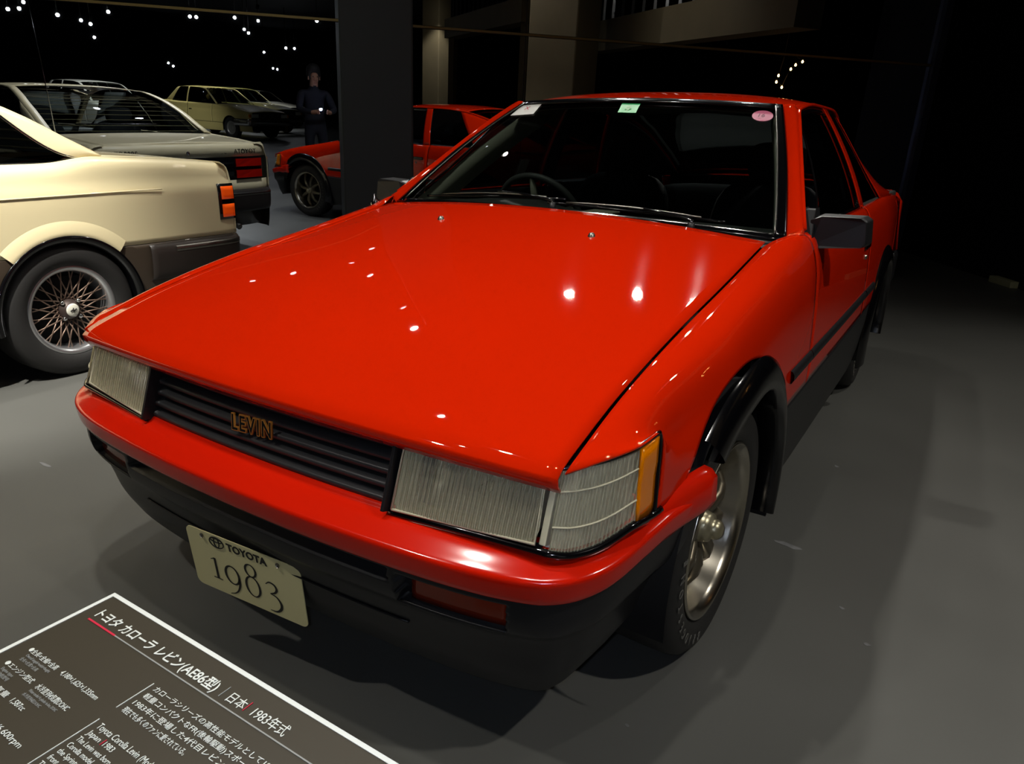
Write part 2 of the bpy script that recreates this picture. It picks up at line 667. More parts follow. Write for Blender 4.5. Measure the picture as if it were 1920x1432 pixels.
# front fender: starts along the lamp edge, then regular sections with the wheel arch cut away
NF = 26


def fender_rows():
    B0 = spline([(.671, -.650, .657), (.703, -.612, .669), (.733, -.565, .679), (.746, -.530, .684), (.753, -.475, .690),
                 (.757, -.459, .676), (.760, -.462, .62), (.763, -.474, .546)], NF)

    def reg(yb):
        base = .546 if yb < -.2 else .50
        zlo = max(base, float(arch(np.array([yb]))[0]))
        skew = .17 * max(0.0, 1 - (yb + .465) / .45) ** 1.5
        R = sec_cut(yb - 0.0, zlo, None, NF)
        if skew > 0:
            w = np.linspace(1, 0, NF) ** 1.2
            R = np.array([[c[j, 0], yb - skew * w[j], c[j, 2]] for j in range(NF) for c in [sec_cut(yb - skew * w[j], zlo, None, NF)]])
        return R
    R0 = reg(-.465)
    out = []
    ys = list(np.linspace(-.465, -.362, 9)) + list(np.linspace(-.352, .362, 70)) + [.368] + list(np.linspace(.39, .594, 12))
    for yb in ys:
        R = reg(yb)
        f = min(1, (yb + .465) / .16)
        out.append(R + (B0 - R0) * (1 - f) ** 2)
    return np.array(out)


FR = fender_rows()
both('front_fender', FR, RED, car, .004)


def side_panel(name, y0, y1, n, zlo, zhi, m, th=.004):
    ys = np.linspace(y0, y1, n)
    P = np.array([sec_cut(y, max(zlo, float(arch(np.array([y]))[0])), zhi) for y in ys])
    return both(name, P, m, car, th)


doors = side_panel('door', .600, 1.735, 30, .50, None, RED)
side_panel('rear_quarter_panel', 1.741, 3.30, 90, .50, None, RED)
side_panel('side_sill', .317, 2.083, 60, .19, .497, BLACKP)
side_panel('rear_lower_panel', 2.717, 3.30, 30, .22, .497, BLACKP)
# black rubbing strip with red fillet below it
for y0, y1, dn in ((.345, .597, 0), (.603, 1.732, 1), (1.744, 2.01, 0), (2.79, 3.25, 0)):
    ys = np.linspace(y0, y1, 16)
    P = []
    for y in ys:
        zz = np.array([.602, .600, .590, .578, .568, .566])
        xo = np.array([-.004, .007, .012, .012, .007, -.004])
        c = sec_cut(y, .50, .64, 40)
        x = np.interp(-zz, -c[:, 2], c[:, 0])
        P.append(np.stack([x + xo, np.full(6, y), zz], 1))
    both('side_molding', np.array(P), BLACKP, car)
# black flares round the wheels
for yc, zc, r in ARCHES:
    th = np.radians(np.linspace(-14, 129 if yc < 1 else 194, 60))
    P = []
    for a in th:
        row = []
        for rr, xo in ((.424, -.004), (.420, .004), (.400, .016), (.375, .023), (.358, .025), (.350, .020), (.347, .0), (.350, -.045)):
            y, z = yc + rr * math.cos(a), zc + rr * math.sin(a)
            row.append((.806 + float(dw(y)) * .6 + xo, y, z))
        P.append(row)
    both('wheel_flare', P, FLARE, car)
    # inner wheel-house liner
    P = [[(x, yc + .365 * math.cos(a), zc + .365 * math.sin(a)) for x in (.50, .60, .70, .785)] for a in np.radians(np.linspace(-10, 190, 30))]
    both('wheel_liner', P, DARK, car)
# mud flaps behind the front wheels
for s in (-1, 1):
    prism('mud_flap', [(s * .60, .335, .44), (s * .80, .335, .44), (s * .803, .345, .30), (s * .80, .352, .175), (s * .61, .352, .175)],
          (0, .008, 0), BLACKP, car, bevel=.003)
    prism('flap_clip', [(s * .70, .332, .425), (s * .80, .332, .425), (s * .80, .332, .43), (s * .70, .332, .43)], (0, -.002, 0), STEEL, car)
# dark filler boxes added under the skin to block light in the panel gaps
box('underbody', (0, 1.35, .33), (1.0, 3.9, .26), DARK, car, .01)
box('engine_bay_filler', (0, -.10, .50), (1.0, .90, .30), DARK, car, .01)
box('front_bulkhead', (0, -.47, .42), (1.26, .10, .34), DARK, car, .01)
for s in (-1, 1):
    box('inner_side', (s * .70, 1.2, .46), (.03, 1.55, .34), DARK, car, 0)
    box('rear_inner_side', (s * .69, 2.42, .72), (.02, 1.35, .40), DARK, car, 0)

# ---- greenhouse
RY = [.585, .83, 1.05, 1.15, 1.40, 1.75, 2.0, 2.3, 2.65, 3.0, 3.15]
RXX = [.737, .655, .582, .556, .553, .550, .535, .515, .525, .56, .60]
RZ = [.925, 1.085, 1.228, 1.272, 1.298, 1.300, 1.285, 1.22, 1.105, .99, .95]


def rail(y):
    y = np.asarray(y, float)
    return np.stack([pchip(y, RY, RXX), y, pchip(y, RY, RZ)], -1)


def belt(y):
    y = np.asarray(y, float)
    return np.stack([.738 + dw(y) * .3, y, zb(y) + .001], -1)


def gh(y, t, out=0.0):
    """point on the side of the greenhouse: y station, t from belt (0) to rail (1)"""
    b, r = belt(y), rail(y)
    p = b + (r - b) * t
    p[..., 0] += .016 * 4 * t * (1 - t) + out
    return p


def wq(t, s=1):
    """windscreen edge line, t from base to top"""
    a, b = A(.700, .563, .903), A(.508, 1.122, 1.280)
    p = a + (b - a) * t + A(.006, 0, .010) * 4 * t * (1 - t)
    return p * A(s, 1, 1)


def ws(u, v, off=0.0):
    """windscreen surface, u -1..1 across, v 0..1 up, off along the outward normal"""
    e = wq(v)
    bow = .055 * (1 - v) + .050 * v
    n = A(0, -.56, .83)
    return A(e[0] * u, e[1] - bow * (1 - u * u), e[2] + (.018 * (1 - v) + .014 * v) * (1 - u * u)) + n * (off + .012 * 4 * v * (1 - v) * (1 - u * u * .5))


wsg = grid('windscreen', [[ws(u, v) for u in np.linspace(-.972, .972, 33)] for v in np.linspace(.015, .965, 17)], GLASSW, car)
# black seal frame round the windscreen
seal = []
for u0, u1, v0, v1 in ((-1, 1, -.01, .02), (-1, 1, .955, 1.0), (-1.0, -.955, 0, 1), (.955, 1.0, 0, 1)):
    P = np.array([[ws(u, v, .006) for u in np.linspace(u0, u1, 25 if u1 - u0 > 1 else 4)] for v in np.linspace(v0, v1, 25 if v1 - v0 > .5 else 4)])
    seal.append(grid_vf(P))
V, F = join(seal)
mesh('windscreen_seal', V, F, BLACKG, wsg, thick=.005)
# thin bright bead along the side seals
for s in (-1, 1):
    tube('seal_bead', [ws(s * .955, v, .010) for v in np.linspace(.02, .97, 20)], .0022, STEEL, wsg, 6)
# A pillars
for s in (-1, 1):
    P = []
    for t in np.linspace(-.02, 1.0, 26):
        a = wq(t)
        y2 = .585 + (1.135 - .585) * t
        b = rail(y2)
        m_ = (a + b) / 2 + A(.010, -.004, .012)
        P.append(spline([a + A(-.004, 0, .004), m_, b + A(.002, 0, 0), b + A(.002, .012, -.012)], 9) * A(s, 1, 1))
    grid('a_pillar', P, RED, car, .003)
    P = [[(wq(t) + A(-.030, .02, -.018)) * A(s, 1, 1), (wq(t) + A(-.060, .13, -.050)) * A(s, 1, 1)] for t in np.linspace(0, 1, 10)]
    grid('pillar_trim', P, INTERG, car, .006)


# roof
def roofp(u, v, dz=0.0):
    y = 1.128 + (2.06 - 1.128) * v
    r = rail(y)
    cr = .024 + .014 * sstep(v, 0, .5) - .004 * v
    yy = y - .052 * (1 - u * u) * (1 - v) ** 1.5 + .05 * (1 - u * u) * v ** 2
    edge = .010 * abs(u) ** 10
    return A(u * (r[0] + .001), yy, r[2] + cr * (1 - abs(u) ** 2.4) - edge * .6 + .010 * (1 - (1 - v) ** 8) + dz)


grid('roof', [[roofp(u, v) for u in np.linspace(-1, 1, 41)] for v in np.linspace(0, 1, 30)], RED, car, .004)
grid('headliner', [[roofp(u, v, -.03) for u in np.linspace(-.94, .94, 21)] for v in np.linspace(.03, .97, 12)], INTERG, car, .004)
for s in (-1, 1):
    tube('drip_rail', [rail(y) * A(s, 1, 1) + A(s * .004, 0, .002) for y in np.linspace(.60, 2.6, 50)], .006, RED, car, 8)
# side glass, pillars, sail panels
for s in (-1, 1):
    sg = A(s, 1, 1)

    def gq(ya0, ya1, yb0, yb1, t0, t1, n=14, m=8, off=0.0):
        """patch on the greenhouse side: bottom edge ya0..ya1, top edge yb0..yb1"""
        return np.array([[gh(np.float64((ya0 + (ya1 - ya0) * k) * (1 - t) + (yb0 + (yb1 - yb0) * k) * t), t, off) * sg
                          for k in np.linspace(0, 1, n)] for t in np.linspace(t0, t1, m)])
    grid('door_glass', gq(.70, 1.640, 1.11, 1.560, .02, .95, 24, 12, -.008), GLASSS, car)
    fr = [grid_vf(gq(.665, .70, 1.085, 1.115, .0, .97, 3, 12, -.003)), grid_vf(gq(.66, 1.64, .66, 1.64, .0, .025, 20, 2, .002)),
          grid_vf(gq(1.09, 1.56, 1.10, 1.56, .94, .99, 16, 2, -.002))]
    V, F = join(fr)
    mesh('window_seal', V, F, BLACKG, car, thick=.004)
    grid('b_pillar', gq(1.645, 1.735, 1.565, 1.640, .0, .99, 6, 12, .002), RED, car, .004)
    grid('quarter_glass', gq(1.745, 2.30, 1.650, 1.98, .03, .95, 20, 12, -.004), GLASSS, car)
    grid('sail_panel', gq(2.30, 3.10, 1.98, 3.10, .0, .995, 24, 12, .001), RED, car, .004)
    grid('sail_trim', gq(2.28, 3.08, 1.96, 3.08, .02, .97, 20, 10, -.035), INTER, car, .004)
    grid('pillar_inner_trim', gq(1.63, 1.75, 1.55, 1.655, .0, .97, 4, 8, -.03), INTER, car, .004)
    grid('door_card', [[A(s * .705, y, z) for y in np.linspace(.64, 1.72, 6)] for z in (.30, .60, .90, .925)], INTER, car, .01)
    prism('window_card', [gh(np.float64(1.40), .10, -.012) * sg, gh(np.float64(1.47), .10, -.012) * sg,
                          gh(np.float64(1.47), .32, -.012) * sg, gh(np.float64(1.40), .32, -.012) * sg], (-s * .002, 0, 0), WHITEP, car)
# hatch and tail
hatch = []
for y in np.linspace(2.075, 3.0, 24):
    r = rail(y)
    hatch.append([A(u * (r[0] - .055), y + .05 * (1 - u * u) * (1 - (y - 2.075) / .95), r[2] + .028 * (1 - u * u)) for u in np.linspace(-1, 1, 17)])
hg = grid('hatch_glass', hatch, glass('hatch_tint', (120, 126, 128)), car)
hs = []
for s in (-1, 1):
    hs.append(grid_vf(np.array([[A(s * (rail(y)[0] - k), y, rail(y)[2] + .004 * (k > .01)) for k in (0, .03, .058)] for y in np.linspace(2.06, 3.12, 20)])))
r3 = rail(3.0)
hs.append(grid_vf(np.array([[A(u * (rail(y)[0]), y, rail(y)[2] + .026 * (1 - u * u)) for u in np.linspace(-1, 1, 15)] for y in np.linspace(2.99, 3.15, 5)])))
V, F = join(hs)
mesh('hatch_frame', V, F, RED, car, thick=.004)
V2 = V * A(.97, 1, 1) + A(0, -.01, -.035)
mesh('hatch_inner_trim', V2, F, INTER, car, thick=.004)
tailp = [[A(u * .70, 3.15 + dy - .05 * abs(u) ** 6, z) for u in np.linspace(-1, 1, 21)] for dy, z in ((0, .95), (.10, .945), (.16, .93), (.185, .90), (.19, .60))]
grid('tailgate', tailp, RED, car, .004)
for s in (-1, 1):
    grid('tail_side', [[A(s * .70, 3.15, .95), A(s * .735, 3.22, .93), A(s * .74, 3.29, .90)], [A(s * .76, 3.15, .90), A(s * .765, 3.25, .88), A(s * .74, 3.31, .85)],
                       [A(s * .79, 3.20, .62), A(s * .775, 3.29, .60), A(s * .70, 3.335, .60)]], RED, car, .004)
    box('tail_lamp', (s * .56, 3.345, .74), (.30, .02, .14), mat('tail_lens', (150, 14, 10), .15, coat=.5), car, .006)
box('rear_bumper', (0, 3.33, .50), (1.58, .16, .20), BLACKP, car, .03)

# ---- bumper and air dam
BP = spline([(0, -.775), (.2, -.771), (.4, -.757), (.55, -.737), (.655, -.706), (.712, -.668), (.748, -.612), (.769, -.54), (.784, -.45), (.797, -.37), (.806, -.325)], 90)
BT = np.gradient(BP, axis=0)
BT /= np.linalg.norm(BT, axis=1)[:, None]
BN = np.stack([BT[:, 1], -BT[:, 0]], 1)
blift = np.interp(BP[:, 1], [-.70, -.62, -.53, -.45, -.30], [0, .014, .034, .043, .042])


def full(path2, nrm2, lift):
    p = np.concatenate([path2[::-1][:-1] * A(-1, 1), path2])
    n = np.concatenate([nrm2[::-1][:-1] * A(-1, 1), nrm2])
    l = np.concatenate([lift[::-1][:-1], lift])
    return np.concatenate([p, l[:, None]], 1), np.concatenate([n, np.zeros((len(n), 1))], 1)


bpath, bnrm = full(BP, BN, blift)
bsec = spline([(-.085, .517), (-.070, .518), (-.060, .510), (-.040, .504), (-.020, .4955), (-.006, .4895), (-.0015, .4868), (.0005, .4835), (.0008, .479), (-.001, .463), (-.004, .448), (-.009, .441), (-.030, .436)], 56)
# the red cap narrows a little towards its rear ends
bump = sweep('front_bumper', bpath, bnrm, bsec, REDB, car, .003)
for s in (-1, 1):
    e = bpath[-1 if s > 0 else 0]
    c = np.array([e + bnrm[-1 if s > 0 else 0] * o + A(0, 0, u) for o, u in bsec])
    mid = c.mean(0)
    grid('bumper_end', [c, c * .3 + mid * .7 + A(0, .004, 0)], RED, car, .003)
    # raised rear lobe of the bumper meeting the flare
    lob = []
    for t in np.linspace(0, 1, 10):
        y = -.48 + .172 * t
        q = -.016 + .044 * t + .008 * sstep(t, .3, 1)
        zt = .548 + .026 * sstep(t)
        lob.append([A(s * (.755 + q), y, zt + .004), A(s * (.770 + q), y, zt + .001), A(s * (.782 + q), y, zt - .012), A(s * (.786 + q), y, zt - .06), A(s * (.776 + q), y, zt - .082)])
    lob.append([p * A(1, 1, 1) + A(-s * .02, .006, 0) for p in lob[-1]])
    grid('bumper_lobe', lob, REDB, car)
ds = np.linspace(0, 1, 210)
dlen = np.concatenate([[0], np.cumsum(np.linalg.norm(np.diff(BP, axis=0), axis=1))])
zz = np.concatenate([np.linspace(.442, .352, 31), np.linspace(.345, .19, 18)])
oo = pchip(-zz, [-.45, -.43, -.40, -.372, -.345, -.30, -.25, -.19], [-.014, -.014, -.015, -.020, -.040, -.056, -.070, -.10])
damr = []
for i, z in enumerate(zz):
    t = (0.442 - z) / .252
    smax = dlen[-1] * (1 - .13 * t)
    q = ds * smax
    px, py = np.interp(q, dlen, BP[:, 0]), np.interp(q, dlen, BP[:, 1])
    nx, ny = np.interp(q, dlen, BN[:, 0]), np.interp(q, dlen, BN[:, 1])
    lf = np.interp(py, [-.70, -.62, -.53, -.45, -.30], [0, .014, .034, .043, .040]) * (1 - t * .3)
    o = np.full_like(px, oo[i])
    slot = (px < .385) & (z < .431) & (z > .404)
    pock = (px > .405) & (px < .612) & (z < .427) & (z > .366)
    o = o - np.where(slot, .034, 0) - np.where(pock, .030, 0)
    damr.append(np.stack([px + nx * o, py + ny * o, z + lf], 1))
damr = np.array(damr)
P = np.concatenate([damr[:, ::-1][:, :-1] * A(-1, 1, 1), damr], 1)
dam = grid('air_dam', P, BLACKP, car)
bot = np.array([[p, A(p[0] * .55, -.42, .22)] for p in P[-1][::6]])
grid('dam_underside', bot, DARK, car)
for s in (-1, 1):
    lens = []
    for x in np.linspace(.42, .60, 16):
        y = np.interp(x, BP[:, 0], BP[:, 1])
        lens.append([A(s * x, y + .040, z) for z in np.linspace(.369, .424, 5)])
    il = grid('indicator_lamp', lens, INDRED, car, .004)
    tube('indicator_sill', [A(s * x, np.interp(x, BP[:, 0], BP[:, 1]) + .026, .3665) for x in np.linspace(.405, .612, 12)], .0022, BLACKP, il, 6)
for z in (.300,):
    tube('dam_crease', [A(x, np.interp(abs(x), BP[:, 0], BP[:, 1]) + .054, z) for x in np.linspace(-.40, .40, 40)], .0025, BLACKP, car, 6)

# ---- grille
def gy(x, z):
    """front of the grille at height z"""
    return -.664 + .10 * x * x - (.640 - z) * .33


SLATM = mat('grey_black_slat', (48, 48, 49), .38, bump=.03, bscale=600)
back = [[A(x, gy(x, z) + .045, z) for x in np.linspace(-.40, .40, 21)] for z in (.50, .58, .67)]
gr = grid('grille', back, DARK, car)
for k in range(5):
    z0 = .6155 - k * .0238
    X = np.linspace(-.350, .350, 41)
    sec = [(0, 0), (0.000, .0075), (.003, .0100), (.040, .0165), (.040, .006), (.010, .000)]
    P = np.array([[A(x, gy(x, z0) + a, z0 + b) for a, b in sec] for x in X])
    V, F = grid_vf(P, True)
    F = list(F) + [tuple(range(6)), tuple(40 * 6 + j for j in range(6))[::-1]]
    mesh('grille_slat', V, F, SLATM, gr)
P = np.array([[A(x, gy(x, .645) + a, .645 + b) for a, b in ((0, -.016), (0, .006), (.03, .012))] for x in np.linspace(-.352, .352, 41)])
grid('grille_top_bar', P, BLACKP, gr, .003)
for s in (-1, 1):
    box('grille_end', (s * .354, -.668, .574), (.007, .065, .135), BLACKP, gr, .001, rotm('X', -18))
tube('grille_sill', [A(x, gy(x, .506) + .010, .5035 + .014 * sstep(abs(x), .3, .66)) for x in np.linspace(-.64, .64, 41)], .009, BLACKP, gr, 8)
# badge with its outlined letters
badge = text('badge', 'LEVIN', .046, GOLDP, car, frame_mtx((-.062, -.7005, .566), (1, .05, .045), (0, .10, 1)), .002, xs=.80, off=.0027, space=1.24)
text('badge_face', 'LEVIN', .046, BLACKG, badge, frame_mtx((-.062, -.7022, .566), (1, .05, .045), (0, .10, 1)), .0008, xs=.80, off=.0004, space=1.24)

# ---- head lamps and corner lamps
lampP = {}


def lamp_pt(u, v, off=0.0):
    """headlamp face: u 0 (inner) .. 1 (outer), v 0 bottom .. 1 top"""
    ib, it, ob, ot = A(.362, -.700, .517), A(.362, -.659, .638), A(.640, -.668, .529), A(.632, -.629, .648)
    p = (ib * (1 - u) + ob * u) * (1 - v) + (it * (1 - u) + ot * u) * v
    n = A(.10, -.94, .33)
    return p + n * (off + .004 * 4 * u * (1 - u))


CT = spline([(.655, -.632, .650), (.700, -.600, .661), (.728, -.562, .669), (.742, -.528, .674)], 30)
CB = spline([(.660, -.670, .527), (.690, -.652, .526), (.722, -.610, .533), (.755, -.551, .558)], 30)
AT = spline([(.7425, -.527, .6745), (.746, -.500, .679), (.749, -.472, .683)], 8)
AB = spline([(.7555, -.550, .5585), (.7575, -.520, .551), (.758, -.485, .546)], 8)
for s in (-1, 1):
    sg = A(s, 1, 1)
    # housing: rim, liner, reflector dish
    rim = []
    for off, m_ in ((.004, 0), (.004, .030), (-.012, .035), (-.055, .10), (-.085, .22), (-.095, .40)):
        loop = []
        for k in range(48):
            a = 2 * PI * k / 48
            c, d = math.cos(a), math.sin(a)
            e = max(abs(c), abs(d))
            q = (abs(c) ** 8 + abs(d) ** 8) ** (1 / 8)
            u, v = .5 + (.5 - m_ * .45) * c / q, .5 + (.5 - m_) * d / q
            loop.append(lamp_pt(u, v, off) * sg)
        rim.append(loop)
    rim = np.array(rim)
    hl = grid('headlamp', rim[:4], LAMPBACK, car, wrap=True)
    V, F = grid_vf(rim[3:], True)
    k = len(V)
    V = np.concatenate([V, [lamp_pt(.5, .5, -.10) * sg]])
    F = list(F) + [(k, k - 48 + j, k - 48 + (j + 1) % 48) for j in range(48)]
    mesh('reflector', V, F, REFLECT, hl)
    lathe('bulb', [(0, .012), (.007, .010), (.010, .004), (.010, -.02)], REFLECT, hl, 14, 'y', tuple(lamp_pt(.5, .5, -.085) * sg))
    nx, nz = 220, 8
    P = []
    for v in np.linspace(.025, .975, nz):
        P.append([lamp_pt(u, v, .006 + .0014 * math.cos(u * 2 * PI * 40) * (.25 if v < .12 or v > .88 else 1.0)) * sg for u in np.linspace(.012, .988, nx)])
    grid('lens', P, LENS, hl)
    tube('lens_frame', [lamp_pt(u, v, .007) * sg for u, v in ((.01, .02), (.99, .02), (.99, .98), (.01, .98), (.01, .02))], .0026, LAMPBACK, hl, 6)
    # corner lamp
    nc = A(.62, -.72, .25)
    lin_ = np.array([CT, (CT + CB) / 2, CB]) - nc * .022
    cl = grid('corner_lamp', lin_ * sg, mat('corner_lamp_liner', (232, 230, 218), .35), car)
    P = []
    cu = np.linspace(0, 1, 150)
    for v in np.linspace(0, 1, 9):
        base = spline(CB * (1 - v) + CT * v, 150)
        P.append((base + nc * (.0009 * np.cos(cu * 2 * PI * 30))[:, None]) * sg)
    grid('corner_lens', P, LENS, cl)
    for v in (.30, .74):
        tube('lens_rib', spline(CB * (1 - v) + CT * v, 24) * sg + nc * sg * .0015, .0016, LAMPBACK, cl, 6)
    P = np.array([AB * (1 - v) + AT * v for v in np.linspace(0, 1, 7)])
    P[4:] += A(.0025, -.001, 0)
    grid('side_marker', P * sg, AMBER, cl, .006)
    gasket = [CT[0] + A(-.008, -.002, .003)] + list(CT[::3] + A(0, 0, .005)) + [AT[3] + A(.001, 0, .005), AT[-1] + A(.003, .004, .005), AT[-1] + A(.004, .006, -.01), AB[-1] + A(.004, .005, .0)]
    tube('lamp_gasket', poly_resample(gasket, 50) * sg, .0045, BLACKG, cl, 8)
    gasket = [lamp_pt(0, 0) + A(-.005, 0, -.006), lamp_pt(.5, 0) + A(0, 0, -.006)] + list(CB[::3] + A(0, 0, -.006)) + list(AB[::2] + A(.001, -.001, -.006)) + [A(.766, -.462, .545)]
    tube('lower_gasket', poly_resample(gasket, 60) * sg, .0075, BLACKG, cl, 8)
    box('lamp_post', tuple(A(.647, -.640, .588) * sg), (.012, .02, .125), LAMPBACK, cl, .002, rotm('X', -18))
    prism('lamp_backing', [A(s * .36, -.53, .50), A(s * .66, -.52, .50), A(s * .735, -.44, .55), A(s * .735, -.44, .66), A(s * .66, -.52, .645), A(s * .36, -.53, .64)], (0, .02, 0), DARK, car)

# ---- number plate
px_, pz_ = A(.3128, .036, -.0136), A(.0136, -.0253, .163)
pcn = A(-.024, -.728, .248)
pu, pv = px_ / np.linalg.norm(px_), pz_ / np.linalg.norm(pz_)
out2 = []
w2, h2, rr = .1565, .0825, .016
for cx, cy, a0 in ((1, 1, 0), (-1, 1, 90), (-1, -1, 180), (1, -1, 270)):
    for a in np.radians(np.linspace(a0, a0 + 90, 6)):
        out2.append(pcn + pu * (cx * (w2 - rr) + rr * math.cos(a)) + pv * (cy * (h2 - rr) + rr * math.sin(a)))
pn = np.cross(pu, pv)
nplate = prism('number_plate', out2, -pn * .002, PLATE, car)


def plm(x, y, o=.0012):
    return frame_mtx(pcn + pu * x + pv * y + pn * o, pu, pv)


text('plate_maker_text', 'TOYOTA', .027, INKP, nplate, plm(-.040, .055), .0004, xs=.97, off=.0008)
STROKES = {
    '1': [([(.18, 0), (.18, .3), (.18, .62)], [.075, .07, .07]), ([(.04, .0), (.32, .0)], [.03, .03]), ([(.19, .61), (.05, .55)], [.04, .02])],
    '9': [([(.25 + .2 * math.cos(t), .36 + .27 * math.sin(t)) for t in np.linspace(0, 2 * PI, 25)], [.035 + .04 * abs(math.cos(t)) for t in np.linspace(0, 2 * PI, 25)]),
          ([(.45, .36), (.44, .14), (.36, -.06), (.24, -.19), (.08, -.26)], [.075, .07, .055, .035, .02])],
    '8': [([(.25 + .15 * math.cos(t), .78 + .18 * math.sin(t)) for t in np.linspace(0, 2 * PI, 25)], [.03 + .035 * abs(math.cos(t)) for t in np.linspace(0, 2 * PI, 25)]),
          ([(.25 + .2 * math.cos(t), .30 + .30 * math.sin(t)) for t in np.linspace(0, 2 * PI, 25)], [.03 + .04 * abs(math.cos(t)) for t in np.linspace(0, 2 * PI, 25)])],
    '3': [([(.06, .54), (.18, .63), (.32, .60), (.37, .48), (.30, .36), (.16, .29)], [.02, .04, .06, .07, .05, .025]),
          ([(.16, .29), (.34, .24), (.44, .08), (.42, -.08), (.28, -.22), (.08, -.24)], [.025, .05, .075, .075, .05, .02])],
}
for ch, dx, dy in (('1', -.103, -.043), ('9', -.064, -.050), ('8', -.007, -.053), ('3', .049, -.050)):
    u_ = .094
    parts = []
    for pts, wd in STROKES[ch]:
        q = spline(np.array(pts), 28) if len(pts) > 2 else np.array(pts)
        wd = np.interp(np.linspace(0, 1, len(q)), np.linspace(0, 1, len(wd)), wd)
        T = np.gradient(q, axis=0)
        T /= np.linalg.norm(T, axis=1)[:, None] + 1e-9
        N2 = np.stack([-T[:, 1], T[:, 0]], 1)
        rows_ = [[pcn + pu * (dx + u_ * c[0]) + pv * (dy + u_ * c[1]) + pn * .0008 for c in (q[i] - N2[i] * wd[i] / 2, q[i] + N2[i] * wd[i] / 2)] for i in range(len(q))]
        parts.append(grid_vf(np.array(rows_)))
    V, F = join(parts)
    mesh('plate_digit', V, F, INKP, nplate, smooth=False)
el = [np.array([pcn + pu * (-.0690 + a * .9 * math.cos(t)) + pv * (.0640 + b * .9 * math.sin(t)) + pn * .001 for t in np.linspace(0, 2 * PI, 25)]) for a, b in ((.022, .0155), (.008, .0145), (.0185, .0055))]
V, F = join([tube_vf(e + (pv * .006 if i == 2 else 0), .0013, 5, False) for i, e in enumerate(el)])
mesh('plate_emblem', V, F, INKP, nplate)
for dx in (-.108, .100):
    lathe('plate_bolt', [(0, .003), (.005, .002), (.006, 0)], STEEL, nplate, 10, 'y', tuple(pcn + pu * dx + pv * .070 - A(0, .003, 0)))
box('plate_bracket', tuple(pcn + A(0.02, .03, .04)), (.20, .03, .08), BLACKP, car, .004)

# ---- cowl, wipers, mirrors, aerial base
P = []
for v in np.linspace(0, 1, 6):
    r = []
    for x in np.linspace(-.69, .69, 31):
        u = x / .69
        a = A(x, min(yr(x), .475) - .012, float(hz(np.array([np.clip(x, -.66, .66)]), np.array([min(yr(x), .475)]))[0]) - .016)
        b = ws(u * .98, .0, -.004)
        r.append(a + (b - a) * v - A(0, 0, .008 * math.sin(PI * v)))
    P.append(r)
cowl = grid('cowl_panel', P, BLACKP, car, .003)
for x0, x1 in ((-.18, -.02), (.02, .18), (.25, .58)):
    P = [[A(x, yr(x) + k, float(hz(np.array([x]), np.array([yr(x)]))[0]) - .010 + .000) for x in np.linspace(x0, x1, 8)] for k in (.045, .06)]
    grid('cowl_vent', P, INTERG, cowl, .004)
for piv, e1, b0, b1 in ((A(-.02, .515, .946), (-.36, .08), (-.80, .035), (.02, .075)), (A(.44, .515, .926), (.33, .055), (-.06, .045), (.76, .04))):
    w = part('wiper', car)
    pe = ws(e1[0], e1[1], .022)
    tube('wiper_arm', spline([piv, piv + A(0, .01, .012), (piv + pe) / 2 + A(0, 0, .012), pe], 14), [.007] * 3 + [.0045] * 11, BLACKG, w, 6)
    tube('wiper_blade', [ws(b0[0] + (b1[0] - b0[0]) * t, b0[1] + (b1[1] - b0[1]) * t, .014) for t in np.linspace(0, 1, 16)], .0045, BLACKG, w, 6)
    tube('wiper_bow', [ws(b0[0] + (b1[0] - b0[0]) * t, b0[1] + (b1[1] - b0[1]) * t, .016 + .012 * math.sin(PI * t)) for t in np.linspace(.12, .88, 12)], .003, STEEL, w, 6)
    lathe('wiper_pivot', [(0, .016), (.010, .014), (.012, 0)], BLACKP, w, 12, 'z', tuple(piv - A(0, 0, .006)))
for s in (-1, 1):
    f = [A(s * .735, .665, .958), A(s * .765, .655, .972), A(s * .872, .655, .975), A(s * .886, .66, .965), A(s * .893, .66, .905), A(s * .885, .66, .895), A(s * .765, .655, .882), A(s * .745, .66, .888)]
    b = [p + A(0, .075, 0) + (p - A(s * .81, .66, .93)) * .05 for p in f]
    bb = [p + (A(s * .81, .66, .93) - p) * .10 + A(0, -.010, 0) for p in f]
    V = np.array(bb + f + b)
    k = 8
    F = [tuple(range(k))] + [(i, (i + 1) % k, k + (i + 1) % k, k + i) for i in range(k)] + [(k + i, k + (i + 1) % k, 2 * k + (i + 1) % k, 2 * k + i) for i in range(k)]
    dm = mesh('door_mirror', V, F, BLACKP, car, smooth=False, bevel=.004)
    prism('mirror_glass', [p * .94 + np.mean(b, 0) * .06 + A(0, .001, 0) for p in b], (0, -.004, 0), MIRG, dm)
    prism('mirror_foot', [A(s * .728, .61, .905), A(s * .728, .74, .91), A(s * .712, .74, .985), A(s * .712, .69, .985)], (s * .03, 0, 0), BLACKP, dm, bevel=.004)
    prism('mirror_arm', [A(s * .745, .672, .90), A(s * .745, .72, .90), A(s * .745, .72, .945), A(s * .745, .672, .945)], (s * .03, 0, 0), BLACKP, dm)
# door handles
for s, d in zip((1, -1), doors):
    box('door_handle', (s * .797, 1.62, .80), (.012, .13, .028), BLACKG, d, .004)
    lathe('door_lock', [(0, .004), (.008, .003), (.010, -.004)], STEEL, d, 12, 'x', (s * .802, 1.60, .755))
# fender aerial foot on the far wing
lathe('aerial_foot', [(0, .03), (.004, .028), (.006, .012), (.014, .004), (.015, -.01)], CHROME, car, 12, 'z', (-.735, .47, .905))

